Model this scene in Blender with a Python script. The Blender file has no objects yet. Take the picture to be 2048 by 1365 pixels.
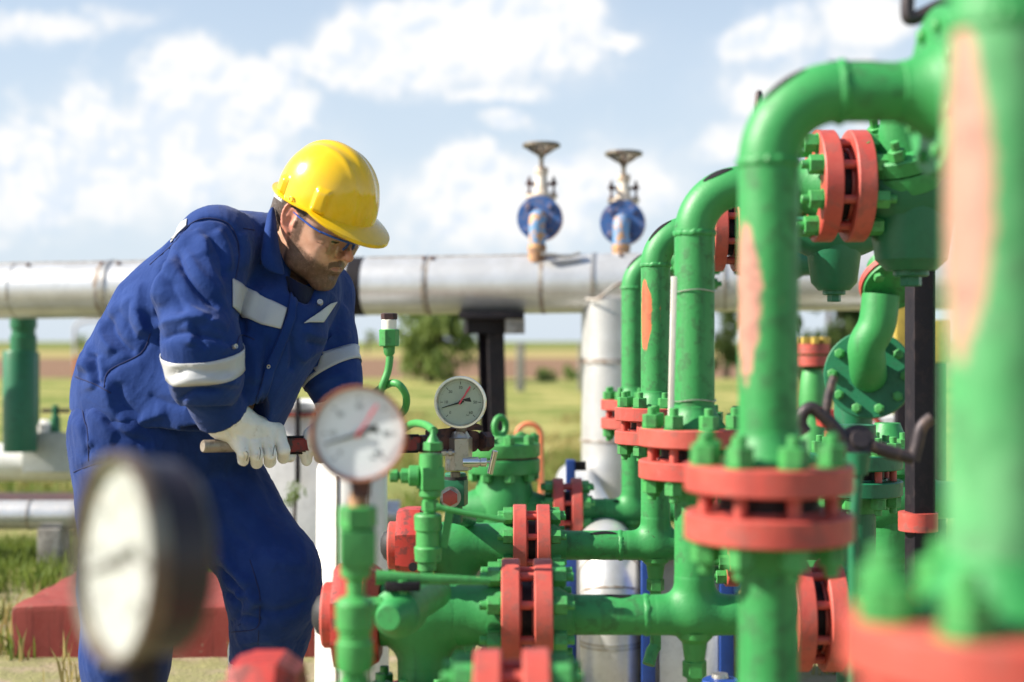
import bpy, bmesh, math, random
import numpy as np
from mathutils import Vector, Matrix
from mathutils.bvhtree import BVHTree
random.seed(7); rng = np.random.default_rng(11)
SC = bpy.context.scene
COL = SC.collection
F = 2048 * 50 / 36.0; CX, CY, H = 1024.0, 682.5, 1.05
V = Vector
R = math.radians
def P(px, py, d):
    "world point seen at photograph position (px, py), d metres from the lens"
    return V(((px - CX) * d / F, d, H - (py - CY) * d / F))
def S(px, d): return px * d / F
X, Y, Z = V((1, 0, 0)), V((0, 1, 0)), V((0, 0, 1))

# ---------------------------------------------------------------- shapes
def basis(ax, up=None):
    ax = V(ax).normalized()
    u = V(up) if up is not None else (Z if abs(ax.z) < .9 else X)
    a = (u - ax * u.dot(ax)).normalized()
    return a, ax.cross(a), ax
def lathe(bm, prof, o, ax, seg=32, up=None, rot=0.0, arc=1.0):
    "prof: list of (t along the axis, radius)"
    a, b, c = basis(ax, up); o = V(o); rings = []
    n = seg if arc >= 1 else seg + 1
    for t, r in prof:
        if r <= 1e-7: rings.append([bm.verts.new(o + c * t)])
        else:
            rings.append([bm.verts.new(o + c * t + (a * math.cos(w) + b * math.sin(w)) * r)
                          for w in [rot + 2 * math.pi * arc * i / seg for i in range(n)]])
    for p, q in zip(rings, rings[1:]):
        for i in range(seg):
            j = (i + 1) % seg if arc >= 1 else i + 1
            f = None
            if len(p) == 1 and len(q) == 1: continue
            if len(p) == 1: f = (p[0], q[i], q[j])
            elif len(q) == 1: f = (p[i], q[0], p[j])
            else: f = (p[i], q[i], q[j], p[j])
            try: bm.faces.new(f)
            except ValueError: pass
def cyl(bm, p0, p1, r, seg=24, r1=None, ch=0.0, rot=0.0, up=None):
    p0, p1 = V(p0), V(p1); L = (p1 - p0).length; r1 = r if r1 is None else r1
    if ch > 0: prof = [(0, 0), (0, r - ch), (ch, r), (L - ch, r1), (L, r1 - ch), (L, 0)]
    else: prof = [(0, 0), (0, r), (L, r1), (L, 0)]
    lathe(bm, prof, p0, p1 - p0, seg, up, rot)
def hexa(bm, o, ax, r, h, n=6, rot=0.0, ch=None, up=None):
    ch = r * .12 if ch is None else ch
    lathe(bm, [(0, 0), (0, r - ch), (ch * .6, r), (h - ch * .6, r), (h, r - ch), (h, 0)], o, ax, n, up, rot)
def tube(bm, pts, r, seg=16, caps=True, flat=1.0, up=None):
    pts = [V(p) for p in pts]; n = len(pts)
    rs = r if isinstance(r, (list, tuple)) else [r] * n
    T = [(pts[min(i + 1, n - 1)] - pts[max(i - 1, 0)]).normalized() for i in range(n)]
    a = basis(T[0], up)[0]; rings = []
    for i in range(n):
        a = (a - T[i] * a.dot(T[i])).normalized(); b = T[i].cross(a)
        rings.append([bm.verts.new(pts[i] + (a * math.cos(w) + b * math.sin(w) * flat) * rs[i])
                      for w in [2 * math.pi * k / seg for k in range(seg)]])
    for p, q in zip(rings, rings[1:]):
        for k in range(seg):
            j = (k + 1) % seg
            bm.faces.new((p[k], p[j], q[j], q[k]))
    if caps:
        bm.faces.new(list(reversed(rings[0]))); bm.faces.new(rings[-1])
def arcpts(c, a, b, r, t0, t1, n=12):
    c, a, b = V(c), V(a), V(b)
    return [c + (a * math.cos(t) + b * math.sin(t)) * r for t in [t0 + (t1 - t0) * i / n for i in range(n + 1)]]
def spline(pts, n=6):
    pts = [V(p) for p in pts]; out = []
    for i in range(len(pts) - 1):
        p0, p1, p2, p3 = pts[max(i - 1, 0)], pts[i], pts[i + 1], pts[min(i + 2, len(pts) - 1)]
        for k in range(n):
            t = k / n
            out.append(.5 * ((2 * p1) + (p2 - p0) * t + (2 * p0 - 5 * p1 + 4 * p2 - p3) * t * t + (3 * p1 - p0 - 3 * p2 + p3) * t ** 3))
    out.append(pts[-1]); return out
def box(bm, c, s, rot=None, bev=0.0):
    M = Matrix.Translation(V(c)) @ (rot.to_4x4() if rot is not None else Matrix()) @ Matrix.Diagonal(V(s).to_4d())
    tmp = bmesh.new(); bmesh.ops.create_cube(tmp, size=1.0, matrix=M)
    if bev > 0: bmesh.ops.bevel(tmp, geom=tmp.edges[:], offset=bev, segments=2, affect='EDGES', profile=.7)
    vm = {v: bm.verts.new(v.co) for v in tmp.verts}
    for f in tmp.faces: bm.faces.new([vm[v] for v in f.verts])
    tmp.free()
def prism(bm, pts, ext):
    "flat outline pts (world points) pushed along ext"
    ext = V(ext); a = [bm.verts.new(V(p)) for p in pts]; b = [bm.verts.new(V(p) + ext) for p in pts]; n = len(pts)
    bm.faces.new(a); bm.faces.new(list(reversed(b)))
    for i in range(n): bm.faces.new((a[i], b[i], b[(i + 1) % n], a[(i + 1) % n]))
def BM(): return bmesh.new()

# ---------------------------------------------------------------- objects
ORG = {}
def tag(o, label=None, cat=None, group=None, kind=None):
    if label: o['label'] = label
    if cat: o['category'] = cat
    if group: o['group'] = group
    if kind: o['kind'] = kind
    return o
def thing(name, label, cat, loc, group=None):
    o = bpy.data.objects.new(name, None); COL.objects.link(o); o.empty_display_size = .05
    o.location = V(loc); ORG[o.name] = V(loc)
    return tag(o, label, cat, group)
def finish(me, mats, smooth=True, ang=35):
    for m in (mats if isinstance(mats, (list, tuple)) else [mats]): me.materials.append(m)
    if smooth:
        me.polygons.foreach_set('use_smooth', [True] * len(me.polygons))
        me.set_sharp_from_angle(angle=R(ang))
def obj(name, bm, mats, parent=None, smooth=True, ang=35, label=None, recalc=True, matrix=None, org=None):
    "link bm (built in world space) as ONE mesh object, a child of parent"
    if recalc: bmesh.ops.recalc_face_normals(bm, faces=bm.faces[:])
    me = bpy.data.meshes.new(name); bm.to_mesh(me); bm.free()
    o = bpy.data.objects.new(name, me); COL.objects.link(o)
    base = ORG[parent.name] if parent is not None else (V(org) if org is not None else V((0, 0, 0)))
    if base.length > 0: me.transform(Matrix.Translation(-base))
    finish(me, mats, smooth, ang)
    if parent is not None: o.parent = parent
    else: o.location = base
    ORG[o.name] = base.copy()
    if label: o['label'] = label
    return o
def place(o, M, parent):
    "hang a copy-able template mesh object under parent at world matrix M"
    o.parent = parent; o.matrix_local = Matrix.Translation(-ORG[parent.name]) @ M
def frame(o, z, x=None):
    a, b, c = basis(z, x)
    m = Matrix((a, b, c)).transposed().to_4x4(); m.translation = V(o); return m
# ---------------------------------------------------------------- materials
class NT:
    def __init__(s, tree): s.t = tree; s.n = tree.nodes; s.l = tree.links
    def add(s, kind, **kw):
        n = s.n.new(kind)
        for k, v in kw.items():
            if k == 'ins':
                for i, x in v.items(): s.put(n.inputs[i], x)
            else: setattr(n, k, v)
        return n
    def put(s, sock, x):
        if isinstance(x, bpy.types.NodeSocket): s.l.new(x, sock)
        elif isinstance(x, bpy.types.Node): s.l.new(x.outputs[0], sock)
        elif isinstance(x, (tuple, list)) and len(x) == 3 and sock.type == 'RGBA': sock.default_value = (*x, 1)
        else: sock.default_value = x
    def math(s, op, a, b=0.0, c=None, clamp=False):
        n = s.add('ShaderNodeMath', operation=op, use_clamp=clamp); s.put(n.inputs[0], a); s.put(n.inputs[1], b)
        if c is not None: s.put(n.inputs[2], c)
        return n.outputs[0]
    def vmath(s, op, a, b=None, scale=None):
        n = s.add('ShaderNodeVectorMath', operation=op); s.put(n.inputs[0], a)
        if b is not None: s.put(n.inputs[1], b)
        if scale is not None: s.put(n.inputs[3], scale)
        return n.outputs['Value'] if op in ('LENGTH', 'DISTANCE', 'DOT_PRODUCT') else n.outputs[0]
    def step(s, x, lo, hi, a=0.0, b=1.0):
        n = s.add('ShaderNodeMapRange', interpolation_type='SMOOTHSTEP')
        for i, q in enumerate((x, lo, hi, a, b)): s.put(n.inputs[i], q)
        return n.outputs[0]
    def mix(s, f, a, b):
        n = s.add('ShaderNodeMix', data_type='RGBA'); s.put(n.inputs[0], f); s.put(n.inputs[6], a); s.put(n.inputs[7], b)
        return n.outputs[2]
    def noise(s, vec, scale, detail=4, rough=.55, dist=0.0, out=0):
        n = s.add('ShaderNodeTexNoise'); s.put(n.inputs['Vector'], vec)
        n.inputs['Scale'].default_value = scale; n.inputs['Detail'].default_value = detail
        n.inputs['Roughness'].default_value = rough; n.inputs['Distortion'].default_value = dist
        return n.outputs[out]
    def mapping(s, vec, scale=(1, 1, 1), rot=(0, 0, 0), loc=(0, 0, 0)):
        n = s.add('ShaderNodeMapping'); s.put(n.inputs[0], vec); n.inputs['Scale'].default_value = scale
        n.inputs['Rotation'].default_value = rot; n.inputs['Location'].default_value = loc
        return n.outputs[0]
def newmat(name):
    m = bpy.data.materials.new(name); m.use_nodes = True; t = NT(m.node_tree)
    b = m.node_tree.nodes['Principled BSDF']
    return m, t, b
def objco(t): return t.add('ShaderNodeTexCoord').outputs['Object']
def worldco(t): return t.add('ShaderNodeNewGeometry').outputs['Position']
def bump(t, b, h, strength=.3, dist=.002):
    n = t.add('ShaderNodeBump'); t.put(n.inputs['Height'], h); n.inputs['Strength'].default_value = strength
    n.inputs['Distance'].default_value = dist; t.l.new(n.outputs[0], b.inputs['Normal']); return n
def paint(name, base, rough=.38, chip=(.03, .022, .02), chips=.0, fade=.25, fadecol=None, metal=0.0, patch=None, bs=.35, grain=260., spec=.5, dark=.2, streak=.0):
    """weathered paint: tone drift, faded areas, small chips with dark metal, brushed unevenness.
    patch=(axis centre y, z, half y, half z, colour): a sprayed oval in object space on the -x side"""
    m, t, b = newmat(name); co = worldco(t)
    n1 = t.noise(co, 9, 5, .6); n2 = t.noise(co, 46, 5, .6); n3 = t.noise(co, grain, 2, .5)
    fc = fadecol or tuple(min(1, c * 1.35 + .02) for c in base)
    dk = tuple(c * .7 for c in base)
    c = t.mix(t.step(n1, .38, .62), base, t.mix(fade, base, fc))
    c = t.mix(t.step(n2, .45, .8, 0, dark), c, dk)
    ns = t.noise(t.mapping(co, (38, 38, 3.5)), 1.0, 4, .6)
    c = t.mix(t.step(ns, .52, .72, 0, streak), c, tuple(q * .42 + .012 for q in base))
    if patch:
        y0, z0, hy, hz, pc = patch
        sx = t.add('ShaderNodeSeparateXYZ'); t.put(sx.inputs[0], objco(t))
        a = t.math('DIVIDE', t.math('SUBTRACT', sx.outputs[1], y0), hy)
        e = t.math('DIVIDE', t.math('SUBTRACT', sx.outputs[2], z0), hz)
        q = t.math('ADD', t.math('MULTIPLY', a, a), t.math('MULTIPLY', e, e))
        q = t.math('ADD', q, t.math('MULTIPLY', t.math('SUBTRACT', n2, .5), 1.1)); q = t.math('ADD', q, t.math('MULTIPLY', t.math('SUBTRACT', n1, .5), .8))
        k = t.math('MULTIPLY', t.step(q, 1.15, .85, 0, .88), t.math('LESS_THAN', sx.outputs[0], .01))
        c = t.mix(k, c, pc)
    if chips > 0:
        vo = t.noise(co, 34, 6, .72, .6)
        k = t.step(vo, .735 - chips * .13, .75 - chips * .13)
        pt = t.add('ShaderNodeNewGeometry').outputs['Pointiness']
        k2 = t.math('MULTIPLY', t.step(pt, .53, .6), t.step(n2, .5, .62))
        k = t.math('MAXIMUM', k, t.math('MULTIPLY', k2, min(1, chips * 1.2)))
        c = t.mix(k, c, chip)
        t.put(b.inputs['Roughness'], t.math('ADD', t.math('MULTIPLY_ADD', n2, .22, rough - .1), t.math('MULTIPLY', k, .3)))
    else: t.put(b.inputs['Roughness'], t.math('MULTIPLY_ADD', n2, .22, rough - .1))
    t.put(b.inputs['Base Color'], c); b.inputs['Metallic'].default_value = metal
    b.inputs['Specular IOR Level'].default_value = spec
    h = t.math('ADD', t.math('MULTIPLY', n3, .35), t.math('MULTIPLY', n2, .9))
    bump(t, b, h, bs, .0022)
    return m
def rust(name, a, bcol, mixlo=.42, mixhi=.6, rough=.6, metal=.3, scale=30):
    m, t, b = newmat(name); co = worldco(t)
    n1 = t.noise(co, scale, 6, .65, .4); n2 = t.noise(co, 240, 3)
    t.put(b.inputs['Base Color'], t.mix(t.step(n1, mixlo, mixhi), a, bcol)); b.inputs['Metallic'].default_value = metal
    t.put(b.inputs['Roughness'], t.math('MULTIPLY_ADD', n1, .3, rough - .15))
    bump(t, b, t.math('ADD', n1, t.math('MULTIPLY', n2, .4)), .4, .002); return m
M = {}
GREEN = (.026, .245, .060); RED = (.44, .058, .044)
M['green'] = paint('green_paint', GREEN, .5, chips=.25, bs=.5, streak=.45, spec=.55, fadecol=(.055, .31, .088))
M['green_fit'] = paint('green_fitting_paint', (.045, .285, .066), .5, chips=.25, streak=.25, spec=.6, fadecol=(.085, .34, .095))
M['dark_green'] = paint('dark_green_paint', (.010, .135, .06), .4, chips=.2, fadecol=(.02, .17, .08))
M['red'] = paint('red_paint', RED, .5, streak=.35, spec=.6, chip=(.16, .09, .075), chips=.36, fadecol=(.50, .10, .07), fade=.6)
M['plinth_red'] = paint('plinth_red_paint', (.26, .05, .042), .8, chip=(.28, .16, .12), chips=.8, fadecol=(.32, .10, .085), spec=.2, streak=.6)
M['cap_red'] = paint('cap_red_paint', (.40, .030, .024), .45, chips=.5, streak=.3, fadecol=(.46, .06, .04))
M['blue'] = paint('blue_paint', (.022, .085, .27), .45, chip=(.35, .2, .12), chips=.55, fadecol=(.08, .19, .42))
M['blue_frame'] = paint('blue_frame_paint', (.008, .045, .23), .5, chips=.1)
M['pale_blue'] = paint('pale_blue_paint', (.07, .24, .62), .45, chips=.1)
M['orange'] = paint('orange_paint', (.60, .17, .07), .5, chips=.2, fadecol=(.66, .25, .12))
M['yellow'] = paint('yellow_paint', (.42, .30, .05), .5, chips=.3)
M['black'] = paint('black_paint', (.007, .005, .009), .55, chip=(.05, .035, .035), chips=.5, fade=.5, fadecol=(.018, .014, .019), spec=.3)
M['tape'] = paint('black_tape', (.008, .006, .009), .7, spec=.2)
M['white'] = paint('white_paint', (.80, .79, .77), .5, chip=(.42, .32, .24), chips=.35, fadecol=(.72, .70, .66))
M['cream'] = paint('cream_paint', (.66, .60, .52), .55, chip=(.33, .17, .09), chips=.8, fadecol=(.5, .38, .27), fade=.8)
M['grey_panel'] = paint('grey_panel_paint', (.42, .42, .42), .5, chips=.1)
M['white_panel'] = paint('white_panel_paint', (.74, .74, .74), .5, chips=.1)
M['plate'] = paint('grey_plate_paint', (.44, .46, .46), .55, chips=.2)
M['concrete'] = rust('concrete', (.34, .32, .29), (.22, .2, .18), rough=.9, metal=0)
M['clad'] = paint('aluminium_cladding', streak=.05, bs=.08, base=(.66, .66, .665), rough=.36, chip=(.25, .14, .08), chips=.15, fade=.7, fadecol=(.56, .555, .55), metal=.55, grain=60)
M['clad_white'] = paint('white_cladding', streak=.2, base=(.80, .79, .77), rough=.42, chip=(.5, .42, .35), chips=.25, fade=.6, fadecol=(.74, .73, .70), metal=.1, bs=.2, grain=60)
M['band'] = paint('galvanised_band', (.5, .5, .49), .35, metal=.7, fadecol=(.4, .33, .27), fade=.8)
M['rustband'] = rust('rusty_seam', (.26, .2, .16), (.42, .40, .38), rough=.6)
M['steel'] = rust('worn_steel', (.52, .50, .47), (.30, .25, .22), .5, .7, .38, .85, 60)
M['chrome'] = paint('polished_steel', (.78, .77, .75), .2, metal=1.0, bs=.05, fadecol=(.66, .6, .55))
M['rusty'] = rust('rusted_steel', (.11, .045, .035), (.035, .02, .024), rough=.7, metal=.2)
M['tan_rust'] = rust('tan_rust', (.48, .27, .12), (.26, .14, .09), rough=.7, metal=.1)
M['blue_rust'] = rust('blue_paint_over_rust', (.13, .28, .50), (.48, .27, .13), .5, .58, .55, .05, 26)
M['stem'] = rust('dirty_steel_stem', (.22, .2, .16), (.13, .09, .07), rough=.5, metal=.5)
M['wrench_red'] = rust('worn_red_enamel', (.20, .012, .014), (.035, .02, .022), .46, .56, .45, .1, 45)
M['wrench_bare'] = rust('worn_wrench_steel', (.36, .31, .26), (.2, .16, .13), rough=.5, metal=.5)
M['lever'] = rust('dark_lever_steel', (.05, .04, .045), (.16, .11, .09), .5, .7, .5, .5)
M['dial'] = paint('dial_face', (.50, .57, .45), .5, bs=0, fade=.05)
M['dial_white'] = paint('white_dial_face', (.84, .88, .92), .5, bs=0, fade=.05)
M['dial_grey'] = paint('aged_dial_face', (.50, .51, .50), .5, bs=0, fade=.2)
M['ink'] = paint('dial_ink', (.018, .025, .022), .6, bs=0)
M['red_ink'] = paint('red_marker', (.75, .08, .11), .5, bs=0)
M['bezel_rust'] = rust('rusty_bezel', (.42, .14, .05), (.24, .10, .06), rough=.5, metal=.3)
M['case_black'] = paint('black_gauge_case', (.018, .012, .02), .4, chips=.2)
M['tape_white'] = paint('white_thread_tape', (.78, .74, .66), .6)
M['rubber'] = paint('black_rubber', (.012, .012, .014), .6)
def glassmat(name, tint=(1, 1, 1), rough=0.0, k=None):
    m = bpy.data.materials.new(name); m.use_nodes = True; t = NT(m.node_tree); t.n.clear()
    tr = t.add('ShaderNodeBsdfTransparent', ins={0: tint}); gl = t.add('ShaderNodeBsdfGlossy', ins={'Roughness': rough})
    fr = t.add('ShaderNodeFresnel', ins={0: 1.5}); mx = t.add('ShaderNodeMixShader')
    t.put(mx.inputs[0], fr.outputs[0] if k is None else t.math('MULTIPLY', fr.outputs[0], k)); t.l.new(tr.outputs[0], mx.inputs[1]); t.l.new(gl.outputs[0], mx.inputs[2])
    o = t.add('ShaderNodeOutputMaterial'); t.l.new(mx.outputs[0], o.inputs[0]); return m
M['glass'] = glassmat('gauge_glass', (.97, .98, .98), .03, .25)
M['lens'] = glassmat('clear_lens', (.93, .94, .95), .0, 1.0)
M['stitch_grey'] = paint('grey_stitching', (.10, .09, .08), .9, bs=0)
# ---------------------------------------------------------------- camera, light, sky
cam = bpy.data.cameras.new('camera'); camo = bpy.data.objects.new('camera', cam); COL.objects.link(camo)
camo.location = (0, 0, H); camo.rotation_euler = (R(90), 0, 0)
cam.lens = 50; cam.sensor_width = 36; cam.clip_start = .05; cam.clip_end = 6000
cam.dof.use_dof = True; cam.dof.focus_distance = 3.28; cam.dof.aperture_fstop = 2.1; cam.dof.aperture_blades = 0
SC.camera = camo
SUN_AZ, SUN_EL = R(-98.5), R(37)          # azimuth from the view direction, towards the left and a little behind
sd = V((math.sin(SUN_AZ) * math.cos(SUN_EL), math.cos(SUN_AZ) * math.cos(SUN_EL), math.sin(SUN_EL)))
sun = bpy.data.lights.new('sun', 'SUN'); sun.energy = 5.0; sun.angle = R(.53); sun.color = (1, .93, .80)
suno = bpy.data.objects.new('sun', sun); COL.objects.link(suno); suno.rotation_euler = sd.to_track_quat('Z', 'Y').to_euler()
w = bpy.data.worlds.new('World'); SC.world = w; w.use_nodes = True
t = NT(w.node_tree); t.n.clear()
sky = t.add('ShaderNodeTexSky', sky_type='NISHITA'); sky.sun_disc = False
sky.sun_elevation = SUN_EL; sky.sun_rotation = SUN_AZ; sky.air_density = 1.0; sky.dust_density = .6; sky.ozone_density = 1.6
gen = t.add('ShaderNodeTexCoord').outputs['Generated']
sx = t.add('ShaderNodeSeparateXYZ'); t.put(sx.inputs[0], gen)
yy = t.math('MAXIMUM', sx.outputs[1], .12)
cb = t.add('ShaderNodeCombineXYZ'); t.put(cb.inputs[0], t.math('DIVIDE', sx.outputs[0], yy)); t.put(cb.inputs[1], t.math('DIVIDE', sx.outputs[2], yy))
uv = cb.outputs[0]
warp = t.noise(uv, 16, 5, .6, out=1)
uvw = t.vmath('ADD', uv, t.vmath('SCALE', t.vmath('SUBTRACT', warp, (.5, .5, .5)), scale=.05))
def blob(px, py, rx, ry, amp):
    u0, v0 = (px - CX) / F, (CY - py) / F
    q = t.vmath('MULTIPLY', t.vmath('SUBTRACT', uvw, (u0, v0, 0)), (F / rx / 1.12, F / ry / 1.12, 0))
    return t.math('MULTIPLY', t.step(t.vmath('LENGTH', q), 1.12, .15), amp)
CLOUDS = [(320, 300, 430, 220, .40), (80, 380, 300, 140, .45), (960, 420, 360, 150, .42), (980, 80, 380, 140, .42), (1600, 160, 300, 180, .34), (1250, 340, 240, 130, .34), (560, 330, 240, 140, .34),
 (60, 300, 130, 80, .9), (170, 220, 80, 75, 1), (235, 300, 150, 90, 1), (370, 150, 105, 100, 1), (430, 225, 150, 110, 1),
 (530, 205, 120, 95, 1), (590, 110, 60, 40, .7), (330, 320, 200, 80, .8), (120, 400, 260, 70, .45), (420, 420, 240, 80, .4),
 (700, 100, 110, 80, 1), (760, 60, 110, 90, 1), (880, 60, 170, 110, 1), (1010, 30, 160, 90, 1), (1110, 30, 130, 70, .9), (800, 150, 130, 60, .7),
 (1230, 75, 80, 26, .9), (1130, 110, 130, 36, .7), (1000, 180, 150, 30, .75), (60, 45, 190, 45, .55), (240, 20, 130, 40, .4),
 (1010, 250, 60, 32, .75), (930, 340, 110, 60, 1), (900, 400, 130, 65, .9), (1020, 400, 160, 90, .9), (1130, 370, 120, 80, .8), (1290, 370, 110, 60, .9), (1000, 480, 320, 50, .45),
 (1540, 50, 110, 70, .9), (1450, 85, 60, 55, .7), (1730, 40, 120, 80, .9), (1510, 200, 80, 70, .8), (1640, 190, 190, 70, .6), (1480, 290, 150, 60, .6)]
s = None
for c in CLOUDS:
    b = blob(*c); s = b if s is None else t.math('MAXIMUM', t.math('ADD', s, t.math('MULTIPLY', b, .25)), b)
fr = t.noise(uv, 38, 8, .6, .3); fr2 = t.noise(uv, 9, 6, .6)
far = t.step(sx.outputs[1], .55, .85)                     # elsewhere in the sky: plain scattered cloud
gn = t.step(t.noise(gen, 3.2, 8, .6), .54, .68, 0, .7)
s1 = t.math('MINIMUM', s, 1.0)
dens = t.math('ADD', t.math('MULTIPLY', s, 1.2), t.math('MULTIPLY', t.math('ADD', t.math('MULTIPLY', t.math('SUBTRACT', fr, .5), 1.3), t.math('MULTIPLY', t.math('SUBTRACT', fr2, .5), .6)), t.math('SUBTRACT', 1.12, s1)))
dens = t.math('MAXIMUM', t.step(dens, .14, .78), t.math('MULTIPLY', t.step(s, .0, .7), .62))
dens = t.math('ADD', t.math('MULTIPLY', dens, far), t.math('MULTIPLY', gn, t.math('SUBTRACT', 1.0, far)))
dens = t.math('MULTIPLY', dens, t.step(sx.outputs[2], -.01, .02))
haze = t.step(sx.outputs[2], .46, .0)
front = t.step(sx.outputs[1], .15, .8, .30, 1.0)  # haze thinned outside the camera's view, to weaken the fill light
fo = t.noise(t.vmath('ADD', uv, (-.005, .007, 0)), 38, 8, .6, .3); so = t.noise(t.vmath('ADD', uv, (-.02, .03, 0)), 9, 6, .6)
emb = t.math('ADD', t.math('MULTIPLY', t.math('SUBTRACT', fr, fo), 2.6), t.math('MULTIPLY', t.math('SUBTRACT', fr2, so), 3.0))
lit = t.step(t.math('ADD', emb, t.math('MULTIPLY', t.math('SUBTRACT', .5, fr2), 1.2)), -.55, .08)
cl = t.mix(lit, (.41, .45, .505), (.515, .515, .515))
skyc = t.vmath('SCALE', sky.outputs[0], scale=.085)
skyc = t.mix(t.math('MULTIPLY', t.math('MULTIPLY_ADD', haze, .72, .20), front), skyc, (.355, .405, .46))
# the sky keeps Nishita's light, with pale haze mixed in, mostly ahead; cumulus above
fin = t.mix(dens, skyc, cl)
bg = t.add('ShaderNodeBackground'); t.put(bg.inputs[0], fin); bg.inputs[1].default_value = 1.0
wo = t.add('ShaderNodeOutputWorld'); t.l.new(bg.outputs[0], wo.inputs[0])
vs = SC.view_settings; SC.display_settings.display_device = 'sRGB'
vs.view_transform = 'Standard'; vs.look = 'None'; vs.exposure = 1.0; vs.gamma = 1.0

# ---------------------------------------------------------------- ground
m, t, b = newmat('ground_surface'); pos = worldco(t)
sx = t.add('ShaderNodeSeparateXYZ'); t.put(sx.inputs[0], pos)
n1 = t.noise(pos, .55, 5, .6); n2 = t.noise(pos, 6, 6, .65); n3 = t.noise(pos, 60, 4, .6); nl = t.noise(pos, .05, 4)
yw = t.math('ADD', sx.outputs[1], t.math('MULTIPLY', t.math('SUBTRACT', n1, .5), 2.2))
dirt = t.mix(n3, (.24, .19, .125), (.38, .31, .22))
grass = t.mix(t.step(n2, .3, .7), (.11, .155, .03), (.22, .24, .07))
dry = t.mix(t.step(n2, .35, .7), (.29, .285, .09), (.43, .36, .15))
g = t.mix(t.step(n1, .42, .62), grass, dry)
soil = t.mix(t.step(t.noise(t.mapping(pos, (.05, .6, 1)), 3, 4), .4, .65), (.19, .115, .075), (.25, .155, .10))
stub = t.mix(t.step(nl, .4, .6), (.30, .26, .10), (.36, .28, .13)); crop = t.mix(t.step(nl, .35, .65), (.13, .16, .035), (.19, .20, .06))
patchy = t.math('MULTIPLY', t.step(n1, .36, .5), t.step(n2, .35, .55))
c = t.mix(t.step(yw, 5.4, 6.6), t.mix(t.math('MULTIPLY', patchy, .55), dirt, grass), t.mix(t.step(yw, 7.0, 12.0, .35, 0), g, dirt))
c = t.mix(t.step(yw, 10.0, 16.0), c, g)
c = t.mix(t.step(yw, 39.0, 41.5), c, soil); c = t.mix(t.step(yw, 84.0, 90.0), c, stub); c = t.mix(t.step(yw, 150.0, 165.0), c, crop)
t.put(b.inputs['Base Color'], c); b.inputs['Roughness'].default_value = .95; b.inputs['Specular IOR Level'].default_value = .1
bump(t, b, t.math('ADD', n2, t.math('MULTIPLY', n3, .3)), .6, .04)
M['ground'] = m
bm = BM()
for (x0, x1, y0, y1) in ((-1500, 1500, -40, 2600),):
    vsq = [bm.verts.new(q) for q in ((x0, y0, 0), (x1, y0, 0), (x1, y1, 0), (x0, y1, 0))]; bm.faces.new(vsq)
tag(obj('ground', bm, M['ground'], smooth=False), kind='structure')

# ---------------------------------------------------------------- grass, shrubs, trees
def leafmat(name, a, b2, sc=8, trans=.35):
    m, t, b = newmat(name); pos = worldco(t)
    n = t.noise(pos, sc, 3); g = t.add('ShaderNodeNewGeometry')
    t.put(b.inputs['Base Color'], t.mix(t.math('ADD', t.math('MULTIPLY', g.outputs['Random Per Island'], .6), t.math('MULTIPLY', n, .4)), a, b2))
    b.inputs['Roughness'].default_value = .6; b.inputs['Specular IOR Level'].default_value = .2
    tl = t.add('ShaderNodeBsdfTranslucent'); t.put(tl.inputs[0], b2); mx = t.add('ShaderNodeMixShader'); mx.inputs[0].default_value = trans
    out = t.n['Material Output']; t.l.new(b.outputs[0], mx.inputs[1]); t.l.new(tl.outputs[0], mx.inputs[2]); t.l.new(mx.outputs[0], out.inputs[0])
    return m
M['grass'] = leafmat('grass_blades', (.055, .12, .018), (.20, .25, .05), 4)
M['drygrass'] = leafmat('dry_grass_blades', (.20, .19, .06), (.42, .34, .14), 4)
M['leaf'] = leafmat('tree_leaves', (.07, .13, .035), (.23, .29, .08), .8)
M['leaf_dark'] = leafmat('dark_tree_leaves', (.03, .06, .018), (.09, .13, .035), .8)
M['shrub'] = leafmat('shrub_leaves', (.07, .14, .03), (.20, .28, .07), 2)
M['bark'] = rust('bark', (.09, .065, .045), (.04, .03, .024), rough=.9, metal=0, scale=12)
def nfield(x, y): return math.sin(x * 1.7 + 1.3 * math.sin(y * .9)) * math.cos(y * 1.3 + x * .4) * .5 + .5
def blades(name, regions, mat, hmin, hmax, seed, kind='stuff'):
    rd = random.Random(seed); vs, fs = [], []
    for (x0, x1, y0, y1, n, thr) in regions:
        k = 0
        while k < n:
            x, y = rd.uniform(x0, x1), rd.uniform(y0, y1); k += 1
            if nfield(x, y) < thr: continue
            for _ in range(7):
                bx, by = x + rd.gauss(0, .035), y + rd.gauss(0, .035); h = rd.uniform(hmin, hmax); a = rd.uniform(0, 6.28); wd = rd.uniform(.003, .007)
                lx, ly = rd.gauss(0, .35) * h, rd.gauss(0, .35) * h; dx, dy = math.cos(a) * wd, math.sin(a) * wd; i = len(vs)
                vs += [(bx - dx, by - dy, -.01), (bx + dx, by + dy, -.01), (bx + dx * .7 + lx * .4, by + dy * .7 + ly * .4, h * .6), (bx - dx * .7 + lx * .4, by - dy * .7 + ly * .4, h * .6), (bx + lx, by + ly, h)]
                fs += [(i, i + 1, i + 2, i + 3), (i + 3, i + 2, i + 4)]
    me = bpy.data.meshes.new(name); me.from_pydata(vs, [], fs); o = bpy.data.objects.new(name, me); COL.objects.link(o); finish(me, mat, False)
    tag(o, kind=kind); return o
tag(blades('grass', [(-3.6, -1.2, 5.9, 7.2, 900, .25), (-3.8, 3, 6.6, 13, 3600, .42), (-3.4, -1.2, 4.2, 5.6, 150, .74), (-.9, -.3, 4.6, 6.5, 300, .3), (1.6, 3.5, 5.2, 8, 300, .4)], M['grass'], .04, .12, 3),
    'green grass growing round the pipe supports', 'grass')
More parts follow.
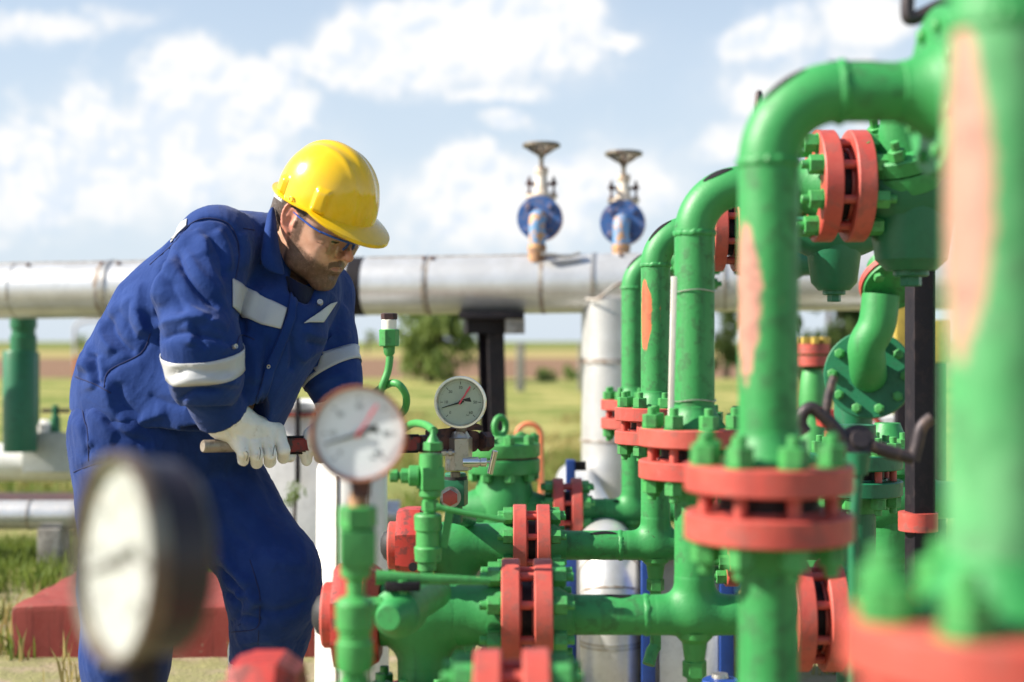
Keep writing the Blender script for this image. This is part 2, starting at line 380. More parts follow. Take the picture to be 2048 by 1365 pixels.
tag(blades('dry_grass', [(-4, 4, 8, 20, 2600, .5), (-3.4, 1, 4.2, 6, 180, .5)], M['drygrass'], .05, .14, 5), 'dry straw coloured grass among the green', 'grass')
def crown(name, parent, blobs, n, size, mat, seed, org):
    rd = random.Random(seed); vs, fs = [], []; W = [b[3] ** 2 for b in blobs]
    for _ in range(n):
        cx, cy, cz, r = rd.choices(blobs, W)[0]
        d = V((rd.gauss(0, 1), rd.gauss(0, 1), rd.gauss(0, .9))).normalized() * r * rd.uniform(.35, 1.08) ** .6
        p = V((cx, cy, cz)) + d; s_ = size * rd.uniform(.6, 1.4)
        a = V((rd.gauss(0, 1), rd.gauss(0, 1), rd.gauss(0, .6))).normalized(); u, v_, _w = basis(a); i = len(vs)
        for (e, f2) in ((-1, 0), (0, -.5), (1, 0), (0, .5)): vs.append(p + u * s_ * e + v_ * s_ * f2 - V(org))
        fs.append((i, i + 1, i + 2, i + 3))
    me = bpy.data.meshes.new(name); me.from_pydata(vs, [], fs); o = bpy.data.objects.new(name, me); COL.objects.link(o); finish(me, mat, False)
    if parent: o.parent = parent; ORG[o.name] = ORG[parent.name]
    return o
def tree(name, label, px, d, ytop, ybot, wpx, seed, mat='leaf', n=2600, trunk=.35, cat='tree', group=None, cl=15):
    x = (px - CX) * d / F; hh = (H - (ytop - CY) * d / F); zb = max(.0, H - (ybot - CY) * d / F); wr = wpx * d / F / 2
    o = thing(name, label, cat, (x, d, 0), group); rd = random.Random(seed); blobs = []
    z0 = zb + (hh - zb) * .12
    for k in range(cl):
        q = (k + .5) / cl; z = z0 + (hh - z0) * q; taper = math.sin(math.pi * min(1, .18 + q * .8)) ** .7
        a = rd.uniform(0, 6.28); rr = wr * taper * rd.uniform(.25, .9)
        blobs.append((x + math.cos(a) * rr, d + math.sin(a) * rr, z, wr * rd.uniform(.20, .42)))
    bm = BM()
    tube(bm, [(x, d, -.05), (x + wr * .04, d, hh * .3), (x - wr * .03, d, hh * .62), (x, d, hh * .85)], [wr * .11, wr * .085, wr * .05, wr * .02], 10)
    for bl in blobs[::2]:
        z1 = rd.uniform(.25, .55) * hh
        tube(bm, spline([(x, d, z1), ((x + bl[0]) / 2, (d + bl[1]) / 2, (z1 + bl[2]) / 2 + .1 * hh * .3), bl[:3]], 3), [wr * .035] * 3 + [wr * .022] * 3 + [wr * .008], 6)
    obj('trunk', bm, M['bark'], o)
    crown('crown', o, blobs, n, wr * .075, M[mat], seed, ORG[o.name])
    return o
tree('leafy_tree', 'bushy green tree in the field behind the black pipe support', 862, 36, 588, 760, 190, 21, n=3600, cl=26)
tree('leafy_tree', 'small distant tree on the horizon right beside the worker', 735, 120, 664, 690, 46, 4, n=500, cl=7)
tree('leafy_tree', 'dark tree seen between the tall green risers, left of the salmon patched riser', 1452, 40, 560, 770, 130, 9, 'leaf_dark', n=2600)
tree('leafy_tree', 'broad dark tree beyond the pipework, right of the salmon patched riser', 1660, 30, 560, 760, 200, 12, 'leaf_dark', n=3400)
tree('round_shrub', 'small green shrub at the field edge by the grey fence post', 1090, 37, 744, 776, 70, 14, 'shrub', n=700, cl=7, cat='shrub')
tree('round_shrub', 'low green shrub behind the vertical silver pipe', 1135, 38, 738, 776, 60, 15, 'shrub', n=700, cl=7, cat='shrub')
tree('round_shrub', 'leafy weed in front of the white cabinet', 590, 5.6, 968, 1016, 70, 16, 'shrub', n=420, cl=9, cat='shrub')
tree('round_shrub', 'distant green bush on the horizon behind the bent lamp post', 165, 90, 676, 694, 50, 17, 'leaf', n=400, cl=6, cat='shrub')
def post(name, label, px, d, ytop, wpx, mat, cat, cap=None):
    x = (px - CX) * d / F; zt = H - (ytop - CY) * d / F; bm = BM(); wd = wpx * d / F
    o = thing(name, label, cat, (x, d, 0))
    box(bm, (x, d, zt / 2), (wd, wd, zt + .02), bev=wd * .08); obj('shaft', bm, mat, o)
    bm = BM(); box(bm, (x, d, zt + .02), (wd * 1.15, wd * 1.15, .03), bev=.004); obj('cap', bm, mat, o); return o
post('fence_post', 'pale grey concrete post in the field right of the black support', 1041, 30, 690, 17, M['concrete'], 'post')
post('fence_post', 'grey post partly hidden by the vertical silver pipe', 1164, 30, 690, 14, M['concrete'], 'post')
post('marker_stake', 'orange marker stake at the field edge beside the worker', 153, 34, 716, 9, M['orange'], 'stake')
o = thing('lamp_post', 'slim pale lamp post with a curved top far off behind the worker', 'lamp post', P(152, 700, 60) * 1, None)
bm = BM(); d = 60; tube(bm, spline([P(150, 735, d), P(149, 668, d), P(153, 650, d), P(172, 642, d), P(196, 640, d)], 6), .07, 8); obj('mast', bm, M['grey_panel'], o)
bm = BM(); box(bm, P(200, 641, d), (.6, .25, .12), bev=.03); obj('lamp_head', bm, M['grey_panel'], o)
# ---------------------------------------------------------------- silver pipeline behind
LA, LB = P(0, 582.5, 7.30), P(1200, 567, 6.84)
def LP(px):
    D_ = LB - LA; k = (px - CX) / F
    return LA + D_ * ((k * LA.y - LA.x) / (D_.x - k * D_.y))
def dl(px): return LP(px).y
pl = thing('silver_pipeline', 'large insulated silver pipe running level behind the worker, with a leg going down', 'pipeline', V((LP(600).x, LP(600).y, 0)))
RP = .143
bm = BM(); ax = (LP(1200) - LP(0)); e0 = LP(-500); e1 = LP(2300)
L = (e1 - e0).length
prof = [(0, 0), (0, RP)]
for k in range(1, 60): prof.append((L * k / 60, RP * (1 + .004 * math.sin(k * 2.3))))
prof += [(L, RP), (L, 0)]
lathe(bm, prof, e0, ax, 40); obj('insulated_pipe', bm, M['clad'], pl)
def band(px, w, r=RP * 1.022, mat='band', name='band'):
    bm = BM(); c = LP(px); a = ax.normalized(); h = w * dl(px) / F / 2
    lathe(bm, [(-h, RP * .99), (-h, r), (h, r), (h, RP * .99)], c, a, 40); return obj(name, bm, M[mat], pl)
band(226, 11, RP * 1.06); band(214, 8, RP * 1.012, 'rustband', 'seam'); band(856, 7, RP * 1.035); band(863, 6, RP * 1.012, 'rustband', 'seam')
band(1088, 9, RP * 1.012, 'rustband', 'seam'); band(1190, 8, RP * 1.035); band(718, 30, RP * 1.012, 'tape', 'tape_wrap'); band(40, 4, RP * 1.014); band(1450, 5, RP * 1.03)
bm = BM()                                     # lap joint of the sheet cladding along the upper side
for (a0, a1) in ((-400, 214), (232, 700), (735, 853), (866, 1075)):
    n = 14; q0, q1 = [], []
    for k in range(n + 1):
        c = LP(a0 + (a1 - a0) * k / n); w_ = R(74)
        q0.append(c + V((0, -math.cos(w_), math.sin(w_))) * RP * 1.012)
    tube(bm, q0, .0045, 6)
obj('seam', bm, M['rustband'], pl)
for px in (66, 212, 245, 850, 866, 1240): 
    bm = BM(); c = LP(px); hexa(bm, c + V((0, -math.cos(R(60)), math.sin(R(60)))) * RP, V((0, -.5, .86)), .011, .012); obj('rivet_head', bm, M['rusty'], pl)
cv = P(1224, 600, 6.83)                        # leg going down
bm = BM(); lathe(bm, [(0, .0), (0, .148), (.16, .148), (.9, .146), (cv.z, .147), (cv.z, 0)][::1], V((cv.x, cv.y, 0)), Z, 40); obj('vertical_leg', bm, M['clad'], pl)
for (py, mat, hh) in ((722, 'rustband', .012), (1052, 'band', .02), (1064, 'rustband', .01), (1215, 'band', .016), (1290, 'rustband', .01), (880, 'rustband', .006)):
    z = H - (py - CY) * 6.83 / F; bm = BM(); lathe(bm, [(-hh, .145), (-hh, .153), (hh, .153), (hh, .145)], V((cv.x, cv.y, max(z, .03))), Z, 40); obj('band', bm, M[mat], pl)
bm = BM()                                     # welded saddle line of the branch
q = [LP(1170) + V((0, -RP * .95, -RP * .55)), P(1196, 598, 6.66), P(1222, 578, 6.655), P(1246, 566, 6.655), P(1272, 578, 6.66), P(1296, 600, 6.68)]
tube(bm, spline(q, 5), .007, 8); obj('seam', bm, M['rustband'], pl)
# support
sp = thing('pipe_support', 'black steel post with stacked plates carrying the silver pipeline', 'support', P(990, 640, 6.88).xy.to_3d())
d = 6.88
bm = BM(); box(bm, P(984, 632, d), (S(128, d), .30, S(13, d)), bev=.003); obj('saddle_plate', bm, M['black'], sp)
bm = BM(); box(bm, P(985, 653, d), (S(110, d), .10, S(30, d)), Matrix.Rotation(R(12), 3, 'Z'), bev=.003); obj('cross_beam', bm, M['black'], sp)
bm = BM(); box(bm, P(1030, 653, d - .12), (S(38, d), .02, S(30, d)), Matrix.Rotation(R(12), 3, 'Z'), bev=.003); obj('end_plate', bm, M['concrete'], sp)
bm = BM(); x = P(994, 700, d).x; zt = P(994, 668, d).z
for (dx, dy, sx_, sy_) in ((0, -.05, .088, .012), (0, .05, .088, .012), (0, 0, .01, .09)):
    c = V((x + dx, d + dy, 0)); 
    v_ = [V((-sx_ / 2, -sy_ / 2, 0)), V((sx_ / 2, -sy_ / 2, 0)), V((sx_ / 2, sy_ / 2, 0)), V((-sx_ / 2, sy_ / 2, 0))]
    rz = Matrix.Rotation(R(28), 3, 'Z')
    prism(bm, [rz @ (q + V((dx, dy, 0))) + V((x, d, -.02)) for q in v_], (V((-.03, 0, zt + .02))))
obj('post', bm, M['black'], sp)
bm = BM(); box(bm, (x, d, .012), (.3, .3, .02), bev=.003); obj('base_plate', bm, M['black'], sp)
# blue flanged valves standing on the pipeline
def blue_valve(label, px, py, ywheel, ybase, d):
    c = P(px, py, d); o = thing('wheel_valve', label, 'valve', (c.x, c.y, P(px, ybase, d).z), 'blue flanged valves on the silver pipeline')
    fd = V((-.16, -1, .02)).normalized(); r = S(45, d)
    u, v_, _ = basis(fd, Z)
    bm = BM(); lathe(bm, [(-.014, 0), (-.014, r - .002), (-.011, r), (.011, r), (.014, r - .002), (.014, 0)], c, fd, 40); f = obj('blue_flange', bm, M['blue'], o)
    bm = BM(); lathe(bm, [(-.05, 0), (-.05, r * 1.0), (-.02, r * 1.0), (-.02, 0)], c, fd, 40); obj('red_flange', bm, M['cream'] if 0 else M['red'], o)
    for k in range(4):
        a = R(45 + 90 * k); bm = BM(); q = c + (u * math.cos(a) + v_ * math.sin(a)) * r * .72
        hexa(bm, q + fd * .012, fd, .019, .018); cyl(bm, q + fd * .03, q + fd * .038, .011, 12); cyl(bm, q - fd * .07, q + fd * .012, .011, 12); obj('bolt', bm, M['blue'], f)
    bm = BM(); pr = S(16.5, d); zb = ORG[o.name].z - .04; bt = c + fd * .085
    pts = [c + fd * .012, c + fd * .04] + arcpts(c + fd * .04 - Z * .045, Z, fd, .045, 0, R(90), 8) + [V((bt.x, bt.y, c.z - .12)), V((bt.x, bt.y, zb))]
    tube(bm, pts, [pr] * len(pts), 20); obj('elbow_pipe', bm, M['blue_rust'], o)
    bm = BM(); lathe(bm, [(0, pr), (0, pr * 1.12), (.02, pr * 1.12), (.03, pr)], V((bt.x, bt.y, zb + .06)), Z, 20); lathe(bm, [(0, pr * .9), (0, pr * 1.03), (.055, pr * 1.03), (.055, pr * .9)], V((bt.x, bt.y, zb + .002)), Z, 20); obj('rusty_collar', bm, M['tan_rust'], o)
    b = c - fd * .07; bm = BM()
    lathe(bm, [(-r * .9, 0), (-r * .85, r * .5), (-r * .3, r * .75), (r * .3, r * .75), (r * .8, r * .62), (r * .98, r * .6), (r * .98, r * .72), (r * 1.12, r * .72), (r * 1.12, 0)], b, Z, 28); obj('valve_body', bm, M['cream'], o)
    bm = BM(); z1 = S(py - r * 0 - (ywheel + 55) , d) if 0 else S(py - ywheel, d)
    lathe(bm, [(r * 1.1, r * .42), (r * 1.25, r * .33), (z1 * .60, r * .24), (z1 * .62, r * .3), (z1 * .70, r * .3), (z1 * .70, 0)], b, Z, 20); obj('bonnet', bm, M['cream'], o)
    bm = BM(); lathe(bm, [(z1 * .70, r * .1), (z1 * .98, r * .1), (z1 * .98, 0)], b, Z, 12); obj('stem', bm, M['stem'], o)
    for sgn in (-1, 1):
        bm = BM(); q = b + X * sgn * r * .55
        cyl(bm, q + Z * r * 1.1, q + Z * r * 1.9, .006, 10); hexa(bm, q + Z * r * 1.55, Z, .016, .018); cyl(bm, q + Z * r * 1.72, q + Z * r * 1.95, .010, 10, r1=.004); hexa(bm, q + Z * r * 1.12, Z, .014, .012); obj('gland_bolt', bm, M['rusty'], o)
        bm = BM(); cyl(bm, b + Z * r * 1.6, q + Z * r * 1.6, .008, 8); obj('gland_arm', bm, M['rusty'], o)
    bm = BM(); wr = S(34, d); wz = b + Z * z1
    tube(bm, arcpts(wz, X, Y, wr, 0, 2 * math.pi, 32), .0115, 10, caps=False); hw = obj('hand_wheel', bm, M['stem'], o)
    bm = BM()
    for k in range(5):
        a = R(20 + 72 * k); e = wz + (X * math.cos(a) + Y * math.sin(a)) * wr
        tube(bm, spline([wz - Z * .045 + (e - wz) * .1, wz - Z * .028 + (e - wz) * .5, e], 4), .008, 8)
    lathe(bm, [(-.06, 0), (-.06, .017), (-.03, .02), (-.022, .012), (-.022, 0)], wz, Z, 14); obj('spokes', bm, M['stem'], hw)
    return o
blue_valve('blue flanged valve with a rusty wheel, the taller left one on the silver pipe', 1079, 437, 287, 512, 6.9)
blue_valve('blue flanged valve with a rusty wheel, the right one nearest the green pipes', 1245, 446, 304, 512, 6.95)
# bent scrap of cladding on top of the pipe
bm = BM(); d = 6.75; q = [P(1082, 508, d), P(1105, 510, d), P(1135, 513, d), P(1160, 506, d)]
tube(bm, spline(q, 4), .008, 8, flat=2.5); tag(obj('cladding_scrap', bm, M['band'], org=P(1110, 510, d)), 'bent strip of loose cladding lying on top of the silver pipe', 'metal strip')

# ---------------------------------------------------------------- left background
d = 8.0
o = thing('white_pipe', 'thick white ground pipe with a dark flat plate, left of the worker', 'pipe', V((P(80, 0, d).x, d, 0)))
bm = BM(); z = P(0, 925, d).z; cyl(bm, (P(-500, 0, d).x, d, z), (P(300, 0, d).x, d, z), S(38, d), 32); obj('pipe_run', bm, M['clad_white'], o)
bm = BM(); box(bm, P(104, 905, d - .13), (S(116, d), .012, S(78, d)), bev=.002); obj('side_plate', bm, M['plate'], o)
bm = BM(); box(bm, V((P(-40, 0, d).x, d, z / 2 - .06)), (.12, .2, z - .06), bev=.01); obj('foot', bm, M['concrete'], o)
bm = BM(); box(bm, V((P(230, 0, d).x, d, z / 2 - .06)), (.12, .2, z - .06), bev=.01); obj('foot', bm, M['concrete'], o)
o = thing('green_column', 'fat dark green riser with a narrower neck, far left under the silver pipe', 'pipe column', V((P(38, 0, 7.75).x, 7.75, P(0, 895, 7.75).z)))
dd = 7.75; bm = BM(); xx = P(40, 0, dd).x; zb, zt = P(0, 896, dd).z - .02, P(0, 702, dd).z
lathe(bm, [(zb, 0), (zb, S(33, dd)), (zt - .01, S(33, dd)), (zt, S(31, dd)), (zt, 0)], V((xx, dd, 0)), Z, 32); obj('outer_pipe', bm, M['dark_green'], o)
bm = BM(); x2 = P(47, 0, dd).x; z3 = P(0, 636, dd).z
lathe(bm, [(zt - .01, S(26, dd)), (zt + .08, S(26, dd)), (zt + .085, S(23, dd)), (z3 - .06, S(23, dd)), (z3 - .055, S(26, dd)), (z3, S(26, dd)), (z3, 0)], V((x2, dd, 0)), Z, 28); obj('neck', bm, M['dark_green'], o)
bm = BM(); x4 = P(66, 0, dd + .15).x; lathe(bm, [(P(0, 852, dd).z, 0), (P(0, 852, dd).z, .045), (P(0, 706, dd).z, .045), (P(0, 704, dd).z, 0)], V((x4, dd + .12, 0)), Z, 24); obj('side_pipe', bm, M['dark_green'], o)
bm = BM(); cyl(bm, V((x4, dd + .12, P(0, 898, dd).z)), V((x4, dd + .12, P(0, 826, dd).z)), .035, 16); obj('side_flange', bm, M['black'], o)
o = thing('green_valve', 'small dark green valve stub on the white pipe beside the worker', 'valve', V((P(111, 0, d).x, d, P(0, 880, d).z)))
bm = BM(); lathe(bm, [(P(0, 900, d).z, .042), (P(0, 868, d).z, .042), (P(0, 862, d).z, .028), (P(0, 835, d).z, .026), (P(0, 832, d).z, .018), (P(0, 812, d).z, .018), (P(0, 810, d).z, 0)], V((P(111, 0, d).x, d, 0)), Z, 20); obj('valve_body', bm, M['dark_green'], o)
bm = BM(); cyl(bm, P(84, 822, d), P(140, 822, d), .012, 12); obj('handle', bm, M['black'], o)
bm = BM(); lathe(bm, [(-.03, 0), (-.03, .04), (.03, .05), (.05, .02), (.05, 0)], P(88, 858, d), Z, 16); obj('white_fitting', bm, M['white'], o)
d = 6.6
o = thing('low_silver_pipe', 'thin silver pipe on short concrete supports low behind the worker', 'pipe', V((P(80, 0, d).x, d, 0)))
z = P(0, 1030, d).z; bm = BM(); cyl(bm, (P(-600, 0, d).x, d, z), (P(800, 0, d).x, d, z), S(29, d), 28); obj('pipe_run', bm, M['clad'], o)
for px in (60, 300, 520): bm = BM(); cyl(bm, V((P(px, 0, d).x, d, z)), V((P(px + 5, 0, d).x, d, z)), S(30.5, d), 28); obj('band', bm, M['band'], o)
for px in (108, 520): bm = BM(); box(bm, V((P(px, 0, d).x, d, (z - .05) / 2)), (S(46, d), .16, z - .06), bev=.01); obj('concrete_block', bm, M['concrete'], o)
bm = BM(); box(bm, V((P(50, 0, 8.6).x, 8.6, .05)), (3.2, .5, .12), bev=.02)
tag(obj('low_wall', bm, M['rusty'], org=V((P(50, 0, 8.6).x, 8.6, 0))), 'low dark earth coloured kerb under the white ground pipe', 'kerb')
d = 4.72
zt = .17; o = None; bm = BM(); x0, x1 = P(24, 0, d).x, P(640, 0, d).x
box(bm, ((x0 + x1) / 2, d + .36, zt / 2 - .01), (x1 - x0, .72, zt + .02), bev=.012)
bmesh.ops.subdivide_edges(bm, edges=[e for e in bm.edges if e.calc_length() > .1], cuts=14, use_grid_fill=True)
for v_ in bm.verts: v_.co += V((math.sin(v_.co.x * 31 + v_.co.z * 40), math.sin(v_.co.x * 23 + v_.co.y * 17), math.sin(v_.co.x * 19 + v_.co.y * 29) * (v_.co.z > .05))) * .0028
tag(obj('concrete_plinth', bm, M['plinth_red'], org=V(((x0 + x1) / 2, d + .36, 0))), 'red painted concrete plinth on the dirt behind the black backed gauge', 'plinth')
# white cabinet behind the hands
d = 6.2
o = thing('white_cabinet', 'white metal cabinet with a dark post and red trim behind the gloved hands', 'cabinet', V((P(590, 0, d).x, d, 0)))
zt = P(0, 818, d).z; x0, x1 = P(520, 0, d).x, P(690, 0, d).x
bm = BM(); box(bm, ((x0 + x1) / 2, d + .2, zt / 2), (x1 - x0, .36, zt), bev=.006); obj('cabinet_body', bm, M['white_panel'], o)
bm = BM(); box(bm, ((x0 + x1) / 2, d + .2, zt + .012), (x1 - x0 + .04, .42, .03), bev=.004); obj('roof', bm, M['white'], o)
bm = BM(); box(bm, ((P(568, 0, d).x + P(640, 0, d).x) / 2, d + .0, zt - .025), (S(72, d), .05, .014), bev=.002); obj('red_trim', bm, M['plinth_red'], o)
bm = BM(); box(bm, (P(597, 0, d).x, d - .02, (P(0, 965, d).z + zt + .05) / 2), (S(9, d), .03, zt + .05 - P(0, 965, d).z), bev=.002); obj('dark_post', bm, M['black'], o)
# white pipe standing behind the worker's knee
d = 4.25
o = thing('white_riser', 'tall white clad pipe standing behind the worker knee and the middle gauge', 'pipe', V((P(703, 0, d).x, d, 0)))
xx = P(704, 0, d).x; zt = P(0, 918, d).z; r = S(70, d)
bm = BM(); lathe(bm, [(0, 0), (0, r * 1.06), (zt * .5, r * 1.03), (zt - .03, r), (zt, r * .9), (zt, 0)], V((xx, d, 0)), Z, 40); obj('clad_pipe', bm, M['clad_white'], o)
bm = BM()
for k in (-.3, .55): tube(bm, [V((xx + math.sin(k) * r * q, d - math.cos(k) * r * q, z)) for q, z in ((1.065, 0.02), (1.035, zt * .5), (1.005, zt - .04))], .004, 6)
obj('seam', bm, M['band'], o)
# orange hoop
d = 6.0
o = thing('guard_hoop', 'orange painted bent pipe hoop standing in the grass behind the valve', 'barrier', V((P(1058, 0, d).x, d, 0)))
bm = BM(); c = P(1058, 872, d); rr = S(24, d)
pts = [V((c.x - rr, d, 0)), V((c.x - rr, d, c.z))] + arcpts(c, -X, Z, rr, 0, math.pi, 14)[1:] + [V((c.x + rr, d, 0))]
tube(bm, pts, S(5.5, d), 14); obj('bent_pipe', bm, M['orange'], o)
bm = BM(); box(bm, V((c.x, d, P(0, 955, d).z)), (rr * 2, .02, .03), bev=.003); obj('cross_bar', bm, M['orange'], o)
# grey cabinet with blue frame, low between the last two green rows
d = 4.28
o = thing('grey_cabinet', 'low grey cabinet in a bright blue frame under the green pipes', 'cabinet', V((P(1370, 0, d).x, d, 0)))
zt = P(0, 1112, d).z
bm = BM(); box(bm, V((P(1375, 0, d).x, d + .13, zt / 2)), (S(176, d), .22, zt), bev=.006); obj('cabinet_body', bm, M['grey_panel'], o)
bm = BM(); box(bm, V((P(1378, 0, d).x, d + .012, P(0, 1380, d).z / 2 + .09)), (S(118, d), .02, .19), bev=.004); obj('door', bm, M['white_panel'], o)
for px in (1296, 1452):
    bm = BM(); box(bm, V((P(px, 0, d).x, d - .0, zt / 2)), (S(27, d), .045, zt), bev=.004); obj('blue_post', bm, M['blue_frame'], o)
bm = BM(); box(bm, V((P(1375, 0, d).x, d + .0, zt + .012)), (S(186, d), .05, .022), bev=.004); obj('blue_rail', bm, M['blue_frame'], o)
o = thing('blue_stand', 'slim blue steel post with a small dark bracket left of the silver leg', 'post', V((P(1140, 0, 4.98).x, 4.98, 0)))
d = 4.98; zt = P(0, 920, d).z
bm = BM(); box(bm, V((P(1141, 0, d).x, d, zt / 2)), (S(18, d), .04, zt), bev=.004); obj('post', bm, M['blue_frame'], o)
bm = BM(); box(bm, V((P(1160, 0, d).x, d, P(0, 932, d).z)), (S(24, d), .03, S(18, d)), bev=.004); obj('bracket', bm, M['black'], o)
d = 4.52; zt = P(0, 1075, d).z
o = thing('blue_rack', 'low blue rack post with a grey backing sheet left of the silver elbow', 'rack', V((P(1142, 0, d).x, d, 0)))
bm = BM(); box(bm, V((P(1141, 0, d).x, d, zt / 2)), (S(24, d), .04, zt), bev=.004); obj('post', bm, M['blue_frame'], o)
bm = BM(); box(bm, V((P(1190, 0, d).x, d + .04, zt / 2)), (S(84, d), .02, zt * .98), bev=.004); obj('backing_sheet', bm, M['grey_panel'], o)
d = 5.2
o = thing('blue_pump', 'pale blue round motor housing between the green risers', 'motor', V((P(1440, 0, d).x, d, 0)))
c = P(1440, 1150, d); bm = BM(); lathe(bm, [(-.12, 0), (-.12, .05), (-.09, .075), (.05, .08), (.09, .06), (.11, 0)], c, V((.3, -1, .1)), 28); obj('housing', bm, M['pale_blue'], o)
bm = BM(); box(bm, V((c.x, c.y + .02, (c.z - .06) / 2)), (.12, .14, c.z - .06), bev=.01); obj('pedestal', bm, M['blue_frame'], o)
bm = BM(); lathe(bm, [(-.02, .03), (-.02, .055), (.02, .055), (.02, .03)], P(1362, 1155, d), V((.2, -1, 0)), 20); cyl(bm, P(1362, 1155, d), P(1430, 1155, d), .02, 14); obj('port', bm, M['pale_blue'], o)
d = 3.95
o = thing('blue_motor_cap', 'dark blue domed cap at the foot of the green drain', 'motor', V((P(1440, 0, d).x, d, 0)))
c = P(1440, 1395, d); bm = BM(); lathe(bm, [(-.06, 0), (-.06, .075), (.0, .075), (.02, .07), (.05, .05), (.06, 0)], c, Z, 28); obj('dome', bm, M['blue_frame'], o)
bm = BM(); lathe(bm, [(.05, .0), (.05, .025), (.066, .022), (.068, 0)], c, Z, 20); obj('cap_nut', bm, M['steel'], o)
# silver elbow running back to the vertical leg
d = 4.36
o = thing('silver_elbow', 'short fat silver clad elbow standing in front of the vertical silver leg', 'pipe', V((P(1222, 0, d).x, d, 0)))
bm = BM(); c = P(1222, 1060, d); r = S(62, d); bc = V((c.x, d + .15, c.z - r - .15))
pts = [V((c.x, d, 0)), V((c.x, d, bc.z))] + arcpts(bc, -Y, Z, .15, 0, R(90), 12)[1:] + [V((c.x, 6.8, bc.z + .15))]
tube(bm, pts, r, 36); obj('clad_elbow', bm, M['clad'], o)
for z in (bc.z - .02, P(0, 1280, d).z, P(0, 1288, d).z):
    bm = BM(); lathe(bm, [(-.004, r * .98), (-.004, r * 1.02), (.004, r * 1.02), (.004, r * .98)], V((c.x, d, max(.02, z))), Z, 36); obj('band', bm, M['band'], o)
for a in (20, 45, 70):
    p_ = bc + (-Y * math.cos(R(a)) + Z * math.sin(R(a))) * .15; tg = (Y * math.sin(R(a)) + Z * math.cos(R(a)))
    bm = BM(); lathe(bm, [(-.003, r * .98), (-.003, r * 1.015), (.003, r * 1.015), (.003, r * .98)], p_, tg, 36); obj('seam', bm, M['rustband'], o)
